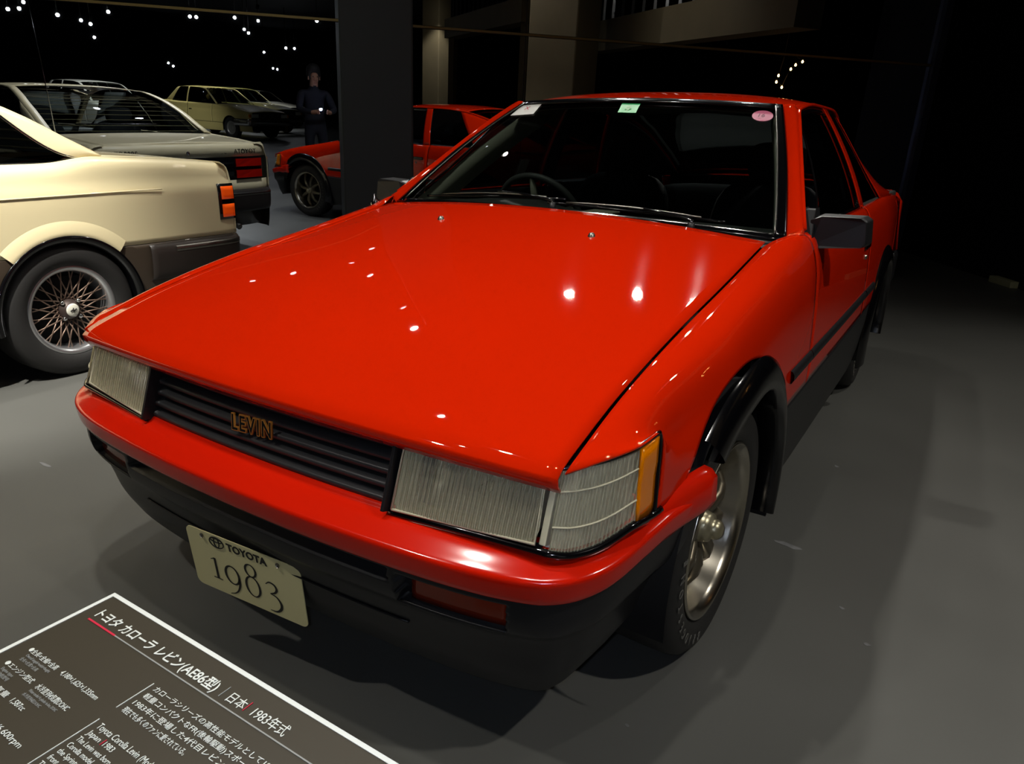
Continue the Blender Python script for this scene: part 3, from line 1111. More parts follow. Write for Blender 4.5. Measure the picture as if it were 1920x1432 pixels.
# ---- interior
box('cabin_floor', (0, 1.5, .30), (1.38, 1.9, .04), DARK, car, 0)
P = []
for x in np.linspace(-.69, .69, 25):
    h = .035 * math.exp(-((x + .36) / .16) ** 2)
    P.append([A(x, .58, .885), A(x, .70, .905), A(x, .80, .905 + h * .7), A(x, .90, .895 + h), A(x, .935, .875 + h * .6), A(x, .93, .72), A(x, .86, .60)])
grid('dashboard', P, INTER, car, .006)
box('console', (0, 1.30, .42), (.20, .9, .22), INTER, car, .02)
box('dash_pad_light', (.02, .80, .912), (.10, .10, .006), INTERG, car, .002)
# steering wheel on the right-hand side
sc_, sa = A(-.36, 1.04, .845), A(0, .88, .47) / np.linalg.norm([.88, .47])
su = np.cross(sa, A(1, 0, 0))
stw = tube('steering_wheel', [sc_ + .185 * (math.cos(t) * A(1, 0, 0) + math.sin(t) * su) for t in np.linspace(0, 2 * PI, 49)], .013, INTER, car, 8)
for t in (200, 340, 270):
    a = math.radians(t)
    e = sc_ + .18 * (math.cos(a) * A(1, 0, 0) + math.sin(a) * su)
    tube('steering_spoke', [sc_ - sa * .02, e], [.018, .012], INTERG, stw, 6)
lathe('steering_hub', [(0, -.03), (.05, -.025), (.055, .01), (.03, .05)], INTER, stw, 18, 'y', tuple(sc_))


def cushion(name, c, s, m, parent, R=None, seg=6):
    bm = bmesh.new()
    bmesh.ops.create_cube(bm, size=1)
    bmesh.ops.subdivide_edges(bm, edges=bm.edges, cuts=3, use_grid_fill=True)
    V = np.array([v.co[:] for v in bm.verts]) * 2
    F = [[v.index for v in f.verts] for f in bm.faces]
    bm.free()
    n = (np.abs(V) ** 5).sum(1) ** .2
    V = V / n[:, None] * 1.0 * np.asarray(s) / 2
    if R is not None:
        V = V @ np.asarray(R).T
    o = mesh(name, V + np.asarray(c), F, m, parent)
    sb = o.modifiers.new('round', 'SUBSURF')
    sb.levels = sb.render_levels = 1
    return o


for s in (-1, 1):
    seat = cushion('seat', (s * .35, 1.42, .44), (.50, .54, .20), SEATF, car)
    cushion('backrest', (s * .35, 1.76, .72), (.49, .17, .60), SEATF, seat, rotm('X', -18))
    cushion('headrest', (s * .35, 1.86, 1.085), (.24, .10, .17), SEATF, seat, rotm('X', -10))
    for k in (-.05, .05):
        tube('headrest_post', [(s * .35 + k, 1.84, .95), (s * .35 + k, 1.855, 1.04)], .006, CHROME, seat, 6)
rs = cushion('rear_bench', (0, 2.35, .50), (1.20, .50, .20), SEATF, car)
cushion('rear_backrest', (0, 2.62, .72), (1.20, .15, .46), SEATF, rs, rotm('X', -20))
box('parcel_shelf', (0, 2.90, .87), (1.20, .50, .03), INTER, car, .005)
for s in (-1, 1):
    box('rear_belt_trim', (s * .685, 2.42, .925), (.10, 1.36, .05), INTER, car, .01)
box('tail_inner_panel', (0, 3.10, .88), (1.16, .02, .19), INTER, car, 0)
# pale paper on the passenger seat side and gauges
prism('paper_sheet', [A(.10, 1.40, .56), A(.16, 1.40, .56), A(.13, 1.44, .78)], (.003, .003, 0), INTERG, car)

# ---- stickers inside the windscreen
def wsp(x, y, off=-.006):
    """point of the windscreen sheet on the line of sight of a pixel"""
    def pix(q):
        p = ws(q[0], q[1], off) - CAM
        return A(960 + FPX * (p @ RX) / (p @ FX), 716 - FPX * (p @ UX) / (p @ FX))
    q = A(0, .8)
    for _ in range(12):
        e = A(x, y) - pix(q)
        J = np.stack([(pix(q + d) - pix(q)) / 1e-4 for d in (A(1e-4, 0), A(0, 1e-4))], 1)
        q = q + np.linalg.solve(J, e)
    return ws(q[0], q[1], off)


def sticker(name, pix, m, parent):
    P = [wsp(*p, .0025) for p in pix]
    n = np.cross(P[1] - P[0], P[-1] - P[0])
    n = n / np.linalg.norm(n) * .0012
    return prism(name, P, n, m, parent), P


st, P = sticker('white_sticker', [(957, 217), (1000, 214), (1015, 196), (981, 197)], WHITEP, wsg)
c = sum(P) / 4
text('sticker_mark', 'X', .03, REDP, st, frame_mtx(c + A(-.008, -.010, .001), (1, 0, 0), (0, .83, .56)), .0003)
st, P = sticker('green_sticker', [(1158, 211), (1192, 212), (1201, 195), (1167, 194)], GREENP, wsg)
c = sum(P) / 4
text('sticker_digit', '9', .048, mat('pale_green_print', (190, 236, 190), .5), st, frame_mtx(c + A(-.014, -.024, -.012), (1, 0, 0), (0, .83, .56)), .0003, off=.001)
ring = [(1430 + 20 * math.cos(t), 217 + 10 * math.sin(t)) for t in np.linspace(0, 2 * PI, 20, endpoint=False)]
st, P = sticker('round_sticker', ring, PINKP, wsg)
c = sum(P) / len(P)
text('sticker_digits', '16', .028, mat('dark_pink_print', (120, 40, 70), .5), st, frame_mtx(c + A(-.017, -.014, -.004), (1, 0, 0), (0, .83, .56)), .0003)


# ------------------------------------------------------------------ wheels
def tyre_prof(R, r, w):
    h = w / 2
    return [(r, -h * .80), (r + .012, -h * .95), (r + .045, -h * 1.03), (R - .022, -h * .97), (R - .006, -h * .82), (R - .001, -h * .60), (R, -h * .3),
            (R, h * .3), (R - .001, h * .60), (R - .006, h * .82), (R - .022, h * .97), (r + .045, h * 1.03), (r + .012, h * .95), (r, h * .80)]


def arc_text(name, body, R, x, m, parent, size, a0, da):
    for i, ch in enumerate(body):
        a = a0 - da * i
        o = A(x, R * math.cos(a), R * math.sin(a))
        tv, rv = A(0, math.sin(a), -math.cos(a)), A(0, math.cos(a), math.sin(a))
        text(name, ch, size, m, parent, frame_mtx(o, tv, rv), .0006, 'CENTER', xs=.8)


def spoke_vf(path, widths, thick, ang):
    """bar in the wheel plane: path of (radius, axial), widths, thickness, at angle"""
    path = np.asarray(path, float)
    P = []
    for (r, h), w in zip(path, widths):
        P.append([(h + thick * .5, r, -w * .35), (h + thick * .5, r, w * .35), (h, r, w * .5), (h - thick * .6, r, w * .42), (h - thick * .6, r, -w * .42), (h, r, -w * .5)])
    V, F = grid_vf(np.array(P), True)
    V = V @ rotm('X', ang).T
    return V, F


def eight_spoke_wheel(parent):
    w = lathe('wheel', [(.196, -.080), (.206, -.090), (.200, -.07), (.178, -.05), (.172, 0), (.176, .025), (.186, .045), (.190, .070), (.195, .082), (.200, .086), (.205, .092), (.210, .093), (.213, .088), (.209, .080)], ALLOYL, parent, 64)
    ty = lathe('tyre', tyre_prof(.302, .206, .188), RUBBER, w, 72)
    arc_text('tyre_letter', 'BRIDGESTONE', .242, .0975, mat('raised_tyre_letters', (96, 94, 88), .7), w, .034, math.radians(232), math.radians(8.2))
    for k in range(8):
        V, F = spoke_vf([(.030, .036), (.060, .048), (.095, .055), (.125, .050), (.150, .034), (.178, .012)], [.034, .034, .033, .031, .032, .040], .022, 45 * k + 12)
        mesh('spoke', V, F, ALLOY, w)
    lathe('hub', [(0, .098), (.012, .097), (.021, .091), (.024, .082), (.024, .074), (.033, .071), (.036, .060), (.040, .045), (.058, .040), (.062, .020), (.062, -.01)], mat('pale_alloy', (176, 168, 140), .34, metal=.8), w, 28)
    lathe('brake_disc', [(.03, -.03), (.13, -.03), (.13, -.045), (.03, -.045)], mat('brake_iron', (60, 56, 52), .5, metal=.7), w, 40)
    lathe('wheel_back', [(.0, -.05), (.178, -.052)], DARK, w, 40)
    return w


w0 = eight_spoke_wheel(car)
w0.location = (.684, -.035, .302)
for x, y, fl in ((-.684, -.035, 1), (.684, 2.40, 0), (-.684, 2.40, 1)):
    w = copy_tree(w0, car)
    w.location = (x, y, .302)
    w.rotation_euler = (0, 0, PI if fl else 0)
w0.rotation_euler = (math.radians(20), 0, math.radians(-1.5))


def lattice_wheel(parent):
    w = lathe('wheel', [(.190, -.085), (.200, -.09), (.182, -.05), (.176, .02), (.178, .060), (.182, .072), (.186, .080), (.196, .086), (.205, .088), (.210, .083), (.206, .070)], mat('satin_silver_lip', (205, 206, 208), .3, metal=.9), parent, 64)
    lathe('tyre', tyre_prof(.308, .203, .20), RUBBER, w, 72)
    gold = mat('bronze_lattice', (134, 112, 98), .42, metal=.5)
    bars = None
    for k in range(20):
        for sgn in (-1, 1):
            if k == 0:
                a1 = math.radians(30 * sgn)
                V, F = tube_vf([A(.046, .050, 0), A(.058, .181 * math.cos(a1), .181 * math.sin(a1))], [.0034, .0030], 6)
                o = mesh('lattice_spoke', V, F, gold, w)
                if sgn < 0:
                    bars = [o]
                else:
                    bars.append(o)
            else:
                o = bars[0 if sgn < 0 else 1].copy()
                COL.objects.link(o)
                o.parent = w
                o.rotation_euler = (math.radians(18 * k), 0, 0)
    lathe('hub', [(.030, .075), (.036, .070), (.044, .060), (.050, .045), (.052, .0)], mat('dark_hub', (70, 58, 54), .45, metal=.4), w, 28)
    cap = lathe('centre_cap', [(0, .081), (.024, .081), (.030, .077), (.031, .070)], mat('pale_cap', (222, 220, 206), .35), w, 28)
    tube('cap_emblem', [A(.082, y, z) for y, z in ((-.014, -.004), (-.004, .003), (.004, -.003), (.014, .005))], .003, INKP, cap, 5)
    tube('cap_emblem', [A(.082, y, z) for y, z in ((0, -.010), (.001, 0), (-.001, .011))], .0025, INKP, cap, 5)
    for k in range(4):
        a = math.radians(45 + 90 * k)
        lathe('wheel_nut', [(0, .074), (.008, .072), (.0105, .062), (.0105, .04)], CHROME, w, 10, 'x', (0, .052 * math.cos(a), .052 * math.sin(a)))
    lathe('wheel_back', [(0, -.03), (.176, -.032)], DARK, w, 40)
    return w


def plain_wheel(parent):
    w = lathe('wheel', [(0, .055), (.03, .055), (.05, .045), (.09, .05), (.13, .06), (.15, .045), (.165, .07), (.178, .08), (.186, .078), (.18, .06), (.18, -.07)], mat('steel_wheel', (150, 148, 140), .4, metal=.7), parent, 40)
    lathe('tyre', tyre_prof(.30, .18, .175), RUBBER, w, 48)
    return w


# ------------------------------------------------------------------ other cars
def build_car(root, p):
    W, yn, yt, axf, R = p['W'], p['yn'], p['yt'], p['axf'], p.get('R', .305)
    up, lo = p['upper'], p['lower']
    zs = p.get('split', .50)
    arr = p.get('arch_r', .345)
    arcs = [(0.02, .30, arr), (axf, .30, arr)]

    def arch(y):
        z = -1.0
        for yc, zc, r in arcs:
            q = r * r - (y - yc) ** 2
            if q > 0:
                z = max(z, zc + math.sqrt(q))
        return z

    def W_(y):
        return W + float(pchip(y, [yn, yn + .25, yn + .9, yt - .8, yt - .12, yt], [-.13, -.05, 0, 0, -.02, -.05]))

    def top(y):
        return float(pchip(y, p['ty'], p['tz']))

    def xin(y):
        return W_(y) - float(np.interp(y, [p['cowl'] - .1, p['cowl'] + .1, p['rbase'] - .15, p['rbase'] + .10], [.13, .085, .085, .13]))

    def sec(y):
        w, zt, xi = W_(y), top(y), xin(y)
        zc = min(p.get('crease', .80), zt - .08)
        pts = [(xi, zt), (xi + .025, zt + .001), (w - .055, zt - .010), (w - .034, zt - .030), (w - .018, zc + .02), (w - .006, zc - .01), (w - .003, zc - .03),
               (w, zc - .10), (w, .55), (w - .003, .46), (w - .010, .38), (w - .02, .28), (w - .04, .19)]
        return spline(pts, 120)

    def cut(y, zlo, zhi=None, n=20):
        s = sec(y)
        L = np.concatenate([[0], np.cumsum(np.linalg.norm(np.diff(s, axis=0), axis=1))])
        k = 16
        b = np.interp(-zlo, -s[k:, 1], L[k:])
        a = 0 if zhi is None else np.interp(-zhi, -s[k:, 1], L[k:])
        q = np.linspace(a, b, n)
        return np.stack([np.interp(q, L, s[:, 0]), np.full(n, y), np.interp(q, L, s[:, 1])], 1)

    def strip(name, y0, y1, n, zlo, zhi, m):
        P = np.array([cut(y, max(zlo, arch(y)), zhi) for y in np.linspace(y0, y1, n)])
        return both(name, P, m, root, .004)
    d0, d1 = p['door']
    strip('front_wing', yn + .02, d0 - .003, 50, zs, None, up)
    doors = strip('door', d0 + .003, d1 - .003, 24, zs, None, up)
    strip('rear_quarter', d1 + .003, yt - .03, 60, zs, None, up)
    rlo = math.sqrt(max(0, arr * arr - (zs - .30) ** 2))
    strip('sill', axf + rlo, .02 - rlo, 60, .20, zs - .003, lo)
    strip('lower_rear', .02 + rlo, yt - .03, 24, .22, zs - .003, lo)
    strip('lower_front', yn + .02, axf - rlo, 20, .22, zs - .003, lo)
    for s, d in zip((1, -1), doors):
        box('door_handle', (s * (W - .004), d1 - .16, .74), (.014, .12, .026), BLACKG, d, .004)
    # decks
    def deck(name, y0, y1, crown, n=20):
        P = []
        for y in np.linspace(y0, y1, n):
            x = xin(y) - .002
            P.append([A(u * x, y, top(y) + crown * (1 - u * u)) for u in np.linspace(-1, 1, 17)])
        return grid(name, P, up, root, .004)
    deck('bonnet', yn + .02, p['cowl'], .03)
    boot = deck('boot_lid', p['rbase'] + .02, yt - .05, .012, 14)
    # nose and tail faces
    zn, ztl = top(yn), top(yt)
    P = [[A(u * (W - .13), yn - .0 + .10 * u ** 4 + dy, z) for u in np.linspace(-1, 1, 15)] for dy, z in ((.02, zn), (-.01, zn - .03), (0, zn - .12), (.02, .5), (.06, .24))]
    grid('nose_panel', P, p.get('nose', BLACKP), root, .004)
    P = [[A(u * (W - .05), yt - .05 - .05 * u ** 6 + dy, z) for u in np.linspace(-1, 1, 21)] for dy, z in ((0, ztl + .012), (.03, ztl - .004), (.045, ztl - .03), (.05, p['tl'][1] + .002))]
    lid = grid('tail_lid', P, up, root, .004)
    P = [[A(u * (W - .05), yt - .0 - .05 * u ** 6, z) for u in np.linspace(-1, 1, 21)] for z in (p['tl'][1] - .002, p['tl'][0])]
    tp = grid('tail_panel', P, BLACKG, root, .004)
    P = [[A(u * (W - .05), yt - .0 - .05 * u ** 6, z) for u in np.linspace(-1, 1, 21)] for z in (p['tl'][0] - .002, .52)]
    grid('tail_apron', P, up, root, .004)
    P = [[A(u * (W - .06), yt - dy - .05 * u ** 6, z) for u in np.linspace(-1, 1, 11)] for dy, z in ((.02, .52), (.10, .24))]
    grid('rear_valance', P, lo, root, .004)
    tlr, tlo = mat('tail_lens_red', (196, 26, 12), .12, coat=.6), mat('tail_lens_orange', (240, 92, 22), .12, coat=.6, emit=(240, 70, 10), estr=.25)
    z0, z1 = p['tl']
    hh = (z1 - z0) / 2
    for s in (-1, 1):
        for k in (0, 1):
            zc = z0 + hh * (k + .5)
            l = prism('tail_lamp', [A(s * x, yt + .004 - .05 * (x / (W - .05)) ** 6, zc - hh * .34) for x in (W - .40, W - .30, W - .20, W - .12)] + [A(s * x, yt + .004 - .05 * (x / (W - .05)) ** 6, zc + hh * .34) for x in (W - .12, W - .20, W - .30, W - .40)], (0, .012, 0), tlr, root)
            Q = np.array([cut(y, zc - hh * .36, zc + hh * .36, 4) for y in np.linspace(yt - .135, yt - .04, 5)]) + A(.009, 0, 0)
            grid('side_reflector', Q * A(s, 1, 1), tlo, l, .005)
        Q = np.array([cut(y, z0, z1, 6) for y in np.linspace(yt - .155, yt - .03, 6)]) + A(.0045, 0, 0)
        grid('lamp_surround', Q * A(s, 1, 1), BLACKG, root, .005)
        box('headlamp', (s * (W - .26), yn + .018, zn - .085), (.24, .03, .10), p.get('lampm', mat('pale_headlamp', (210, 210, 196), .15, coat=.6)), root, .006)
        box('indicator', (s * (W - .10), yn + .05, zn - .085), (.06, .05, .09), AMBER, root, .006)
    # bumpers
    for nm, ye, sg in (('rear_bumper', yt, 1), ('front_bumper', yn, -1)):
        path = spline([(0, ye + sg * .05), (W * .6, ye + sg * .04), (W - .08, ye + sg * .01), (W - .01, ye - sg * .08), (W + .012, ye - sg * .30), (W + .012, ye - sg * .62)], 40)
        pp = np.concatenate([path[::-1][:-1] * A(-1, 1), path])
        T = np.gradient(pp, axis=0)
        T /= np.linalg.norm(T, axis=1)[:, None]
        N = np.stack([-T[:, 1], T[:, 0]], 1) * sg
        z0b, z1b = p.get('bump', (.38, .57))
        sc = spline([(-.05, z1b), (-.012, z1b - .004), (0, z1b - .016), (.004, z1b - .06), (0, z0b + .05), (-.012, z0b + .01), (-.05, z0b)], 16)
        b = sweep(nm, np.concatenate([pp, 0 * pp[:, :1]], 1), np.concatenate([N, 0 * N[:, :1]], 1), sc, p.get('bumpm', lo), root, .004)
        sc = [(.002, z1b - .020), (.008, z1b - .026), (.008, z1b - .046), (.002, z1b - .052)]
        sweep('bumper_strip', np.concatenate([pp, 0 * pp[:, :1]], 1)[4:-4], np.concatenate([N, 0 * N[:, :1]], 1)[4:-4], sc, p.get('stripm', STEEL), b)
    # flares over the wheels
    if p.get('flare'):
        for yc, zc, r in arcs:
            a0 = math.degrees(math.asin((zs - zc) / r))
            P = []
            for a in np.radians(np.linspace(a0 - 6, 186 - a0, 40)):
                row = []
                for rr, xo in ((r + .075, -.002), (r + .06, .006), (r + .02, .014), (r + .004, .015), (r - .004, .010), (r - .006, -.03)):
                    row.append((W + xo, yc + rr * math.cos(a), zc + rr * math.sin(a)))
                P.append(row)
            both('wheel_flare', P, up, root)
            P = []
            for a in np.radians(np.linspace(-8, 188, 50)):
                P.append([(W + xo, yc + rr * math.cos(a), zc + rr * math.sin(a)) for rr, xo in ((r + .004, .010), (r + .002, .017), (r - .010, .016), (r - .030, .004), (r - .032, -.05))])
            both('arch_lip', P, BLACKG, root)
    for yc, zc, r in arcs:
        P = [[(x, yc + (r + .01) * math.cos(a), zc + (r + .01) * math.sin(a)) for x in (W - .34, W - .2, W - .02)] for a in np.radians(np.linspace(-10, 190, 24))]
        both('wheel_liner', P, DARK, root)
    box('underbody', (0, (yn + yt) / 2, .36), (2 * W - .62, yt - yn - .3, .26), DARK, root, 0)
    # greenhouse
    rp = np.array(p['rail'], float)

    def rail(y):
        return A(float(pchip(y, rp[:, 1], rp[:, 0])), y, float(pchip(y, rp[:, 1], rp[:, 2])))

    def gh(y, t, off=0.0):
        b, r = A(xin(y) + .002, y, top(y)), rail(y)
        q = b + (r - b) * t
        q[0] += .014 * 4 * t * (1 - t) + off
        return q

    def patch(ya0, ya1, yb0, yb1, t0, t1, s, off=0.0, n=16, m=10):
        return np.array([[gh((ya0 + (ya1 - ya0) * k) * (1 - t) + (yb0 + (yb1 - yb0) * k) * t, t, off) * A(s, 1, 1) for k in np.linspace(0, 1, n)] for t in np.linspace(t0, t1, m)])
    yA0, yA1, yC1, yC0 = p['yA']  # base and top of the windscreen pillar, top and base of the rear pillar
    yB = p['yB']
    for s in (-1, 1):
        grid('side_glass', patch(yA0 + .10, yB[0], yA1 + .06, yB[1], .03, .94, s, -.006), GLASSS, root)
        grid('b_pillar', patch(yB[0], yB[0] + .06, yB[1], yB[1] + .05, 0, 1, s, .001, 4), p.get('pil', BLACKG), root, .004)
        qg = grid('quarter_glass', patch(yB[0] + .07, p['yQ'][0], yB[1] + .06, p['yQ'][1], .03, .94, s, -.005), GLASSS, root)
        grid('rear_pillar', patch(p['yQ'][0] + .012, yC0, p['yQ'][1] + .012, yC0, 0, .998, s, .001), up, root, .004)
        fr = [grid_vf(patch(p['yQ'][0] - .004, p['yQ'][0] + .016, p['yQ'][1] - .004, p['yQ'][1] + .016, 0, .97, s, .003, 3, 12)),
              grid_vf(patch(yB[0] + .06, p['yQ'][0], yB[0] + .06, p['yQ'][0], 0, .03, s, .003, 12, 2))]
        V, F = join(fr)
        mesh('window_trim', V, F, CHROME, qg, thick=.003)
        grid('a_pillar', [[rail(y) * A(s, 1, 1), (rail(y) + A(-.05, -.02, .004)) * A(s, 1, 1)] for y in np.linspace(yA0, yA1, 12)], up, root, .008)
        grid('c_edge', [[rail(y) * A(s, 1, 1), (rail(y) + A(-.06, .0, .006)) * A(s, 1, 1)] for y in np.linspace(yC1, yC0, 12)], up, root, .008)
    grid('roof', [[A(u * rail(y)[0], y + .04 * (1 - u * u) * ((y - yA1) / (yC1 - yA1) * 2 - 1), rail(y)[2] + .028 * (1 - abs(u) ** 2.4)) for u in np.linspace(-1, 1, 21)] for y in np.linspace(yA1, yC1, 14)], up, root, .006)
    for nm, ya, yb in (('windscreen', yA0 + .02, yA1 - .005), ('rear_window', yC1 + .005, yC0 - .02)):
        P = []
        for y in np.linspace(ya, yb, 12):
            r = rail(y)
            sgn = -1 if nm == 'windscreen' else 1
            P.append([A(u * (r[0] - .05), y + (sgn * .04 * (1 - u * u) if sgn < 0 else 0), r[2] - (.006 if sgn < 0 else .034) + (.018 if sgn < 0 else .0) * (1 - u * u)) for u in np.linspace(-1, 1, 17)])
        g = grid(nm, P, GLASSW, root)
        if nm == 'rear_window' and p.get('heater'):
            for k in range(9):
                t = (k + 1) / 10
                i = t * 11
                i0 = int(i)
                q = np.array(P[i0]) * (1 - (i - i0)) + np.array(P[min(11, i0 + 1)]) * (i - i0)
                tube('heater_wire', q + A(0, 0, -.004), .0022, mat('heater_wire', (190, 170, 130), .4), g, 4)
        if nm == 'rear_window' and p.get('wiper'):
            q = np.array(P[9])
            tube('rear_wiper', q[3:13] + A(0, .01, .016), .006, BLACKG, g, 6)
    # cabin
    ym = (yA0 + yC0) / 2
    box('cabin_floor', (0, ym, .42), (2 * W - .25, yC0 - yA0, .05), DARK, root, 0)
    box('dashboard', (0, yA0 + .28, .82), (2 * W - .30, .36, .20), INTER, root, .03)
    box('parcel_shelf', (0, yC0 - .25, top(yC0) - .05), (2 * W - .36, .45, .03), INTER, root, .005)
    for s in (-1, 1):
        st = cushion('seat', (s * .36, ym - .05, .52), (.48, .5, .18), SEATF, root)
        cushion('backrest', (s * .36, ym + .22, .80), (.47, .16, .52), SEATF, st, rotm('X', -16))
        cushion('headrest', (s * .36, ym + .31, 1.10), (.24, .10, .15), SEATF, st)
    # wheels
    w0 = p['wheel'](root)
    w0.location = (W - .105, .02, R)
    for x, y, fl in ((-1, .02, 1), (1, axf, 0), (-1, axf, 1)):
        w = copy_tree(w0, root)
        w.location = (x * (W - .105), y, R)
        w.rotation_euler = (0, 0, PI if fl else 0)
    return dict(lid=lid, top=top, tail=tp, root=root)


GOLD = mat('champagne_gold_paint', (226, 212, 170), .42, coat=.8, spec=.3)
BROWN = mat('dark_brown_lower_paint', (70, 60, 50), .35, coat=.4)
s4 = math.radians(4.0)
gloc = A(-2.30, .14, 0) - A(math.cos(s4), math.sin(s4), 0) * .845
gold = thing('coupe', 'champagne gold coupe with dark lower body and lattice alloy wheels', 'car', tuple(gloc), s4)
gp = dict(W=.835, yn=-3.55, yt=1.05, axf=-2.66, R=.306, upper=GOLD, lower=BROWN, split=.575, crease=.845, arch_r=.348, flare=True,
          ty=[-3.55, -3.3, -2.6, -2.05, -1.9, -.6, 0.0, .25, .6, .9, 1.05], tz=[.76, .80, .88, .93, .935, .945, .955, .985, .975, .958, .945],
          cowl=-2.08, rbase=.29, door=(-1.98, -.62), tl=(.655, .845),
          rail=[(.735, -2.08, .935), (.66, -1.75, 1.12), (.60, -1.45, 1.27), (.580, -1.2, 1.315), (.578, -.8, 1.325), (.60, -.52, 1.318), (.648, -.25, 1.256), (.676, -.10, 1.196), (.692, .03, 1.138), (.706, .16, 1.067), (.725, .31, .992)],
          yA=(-2.08, -1.32, -.50, .305), yB=(-.60, -.72), yQ=(.185, -.165), pil=BLACKG, wheel=lattice_wheel, heater=True, wiper=True, bumpm=mat('brown_black_bumper', (52, 46, 42), .4))
gd = build_car(gold, gp)
for s in (-1, 1):
    tube('body_line', [(s * (.8365 + (0 if y < .6 else -.02 * ((y - .6) / .3) ** 2)), y, .812 + .030 * (y + .6) / 1.5) for y in np.linspace(-.60, .54, 30)], .0032, GOLD, gold, 6)
# boot lettering, lock, tow hook, exhaust, rear plate
DARKP = mat('dark_badge', (40, 34, 28), .4)
text('boot_lettering', 'TOYOTA', .055, DARKP, gold, frame_mtx((.66, 1.048, .872), (-1, 0, 0), (0, -.1, 1)), .002, xs=1.0)
text('boot_lettering', 'SOARER', .055, DARKP, gold, frame_mtx((.36, 1.048, .872), (-1, 0, 0), (0, -.1, 1)), .002, xs=1.0)
text('boot_lettering', '2800GT', .055, DARKP, gold, frame_mtx((-.42, 1.048, .872), (-1, 0, 0), (0, -.1, 1)), .002, xs=1.0)
lathe('boot_lock', [(0, .012), (.014, .010), (.017, 0)], CHROME, gold, 14, 'y', (0, 1.044, .885))
tube('exhaust_pipe', [(.42, .75, .27), (.42, 1.0, .27), (.42, 1.06, .25)], .026, STEEL, gold, 12)
tube('tow_hook', [(.2, 1.0, .27), (.2, 1.05, .27), (.2, 1.08, .245), (.2, 1.06, .22), (.2, 1.03, .23)], .008, STEEL, gold, 8)
box('rear_plate', (0, 1.056, .74), (.33, .008, .165), WHITEP, gold, .004)
tube('aerial', [(-.70, .42, .97), (-.71, .40, 1.50), (-.72, .38, 1.95)], [.004, .003, .002], CHROME, gold, 6)

# cars of the facing row, seen in the mirror
def row_car(px, dist, paint, label, off=0.0, low=None, z=282, prof='sedan', nose=None):
    nose_p = in_mirror(px, z, dist)
    r = thing('saloon_car' if prof == 'sedan' else 'coupe', label, 'car', (nose_p[0], nose_p[1] - 3.30, 0), PI)
    rl = {'sedan': [(.70, -1.85, .92), (.62, -1.5, 1.16), (.575, -1.25, 1.31), (.565, -1.0, 1.345), (.565, -.4, 1.355), (.58, -.1, 1.33), (.62, .12, 1.18), (.67, .36, .98)],
          'coupe': [(.70, -1.85, .90), (.62, -1.5, 1.12), (.575, -1.22, 1.26), (.565, -1.0, 1.29), (.565, -.5, 1.29), (.585, -.1, 1.24), (.63, .3, 1.10), (.68, .62, .95)]}[prof]
    q = dict(W=.80, yn=-3.28, yt=1.00 if prof == 'sedan' else .95, axf=-2.50, R=.30, upper=paint, lower=low or paint, split=.42, crease=.74, arch_r=.335,
             ty=[-3.28, -3.0, -2.4, -1.85, -1.6, -.2, .4, .7, 1.0], tz=[.74, .79, .86, .91, .92, .93, .95, .94, .92],
             cowl=-1.86, rbase=.34 if prof == 'sedan' else .60, door=(-1.75, -.65), tl=(.66, .82), rail=rl,
             yA=(-1.85, -1.18, -.12, .36) if prof == 'sedan' else (-1.85, -1.15, -.3, .62), yB=(-.62, -.60), yQ=(.08, -.18) if prof == 'sedan' else (.25, -.25),
             wheel=plain_wheel, bumpm=nose or CHROME, nose=BLACKP, pil=paint)
    build_car(r, q)
    return r


CREAM = mat('cream_yellow_paint', (214, 196, 120), .4, coat=.6)
OLIVE = mat('olive_paint', (120, 114, 62), .4, coat=.6)
IVORY = mat('ivory_white_paint', (228, 222, 198), .4, coat=.6)
row_car(512, 23.5, CREAM, 'cream yellow saloon with chrome bumper in the facing row')
row_car(542, 27.0, OLIVE, 'olive green saloon between the cream saloon and a white coupe')
row_car(562, 31.0, IVORY, 'ivory white coupe with a sloping tail at the far end of the row', prof='coupe', z=270)
row_car(300, 21.0, mat('off_white_paint', (206, 204, 188), .4, coat=.6), 'off-white saloon with dark bumper in the facing row', nose=BLACKP, z=292)

# ------------------------------------------------------------------ information placard on its stand
BZ = .60
BO = A(.328, -1.169, BZ)
BW, BH = .60, .42
board = thing('placard', 'dark horizontal information placard with white border in front of the red coupe', 'sign', (BO[0] + BW / 2, BO[1] - BH / 2, 0))
lo_ = A(BO[0] + BW / 2, BO[1] - BH / 2, 0)
BOARDM = mat('dark_brown_placard', (62, 56, 44), .38, noise=.06, scale=5, coat=.2)
BWHITE = mat('placard_white', (226, 230, 224), .45)
BGREY = mat('placard_grey', (150, 152, 148), .5)


def bp(x, y, z=0.0):
    return A(BO[0] + x, BO[1] - y, BZ + z) - lo_


prism('panel', [bp(0, 0), bp(BW, 0), bp(BW, BH), bp(0, BH)], (0, 0, -.012), BOARDM, board)
bz = .0006


def brect(name, x0, y0, x1, y1, m, z=bz):
    return prism(name, [bp(x0, y0, z - .0005), bp(x1, y0, z - .0005), bp(x1, y1, z - .0005), bp(x0, y1, z - .0005)], (0, 0, .0007), m, board)


bd = .0052
for r in ((0, 0, BW, bd), (0, BH - bd, BW, BH), (0, bd, bd, BH - bd), (BW - bd, bd, BW, BH - bd)):
    brect('border', *r, BWHITE)
brect('title_rule', .023, .0435, .076, .0458, mat('placard_red', (206, 30, 62), .5))
brect('title_rule', .076, .0440, BW - .02, .0455, BGREY)
brect('rule', .2472, .023, .2480, .0385, BGREY)
brect('rule', .2830, .0245, .2838, .0375, mat('placard_red', (206, 30, 62), .5))
brect('rule', .1790, .064, .1798, .104, BWHITE)
brect('rule', .1800, .121, .1808, .215, BWHITE)


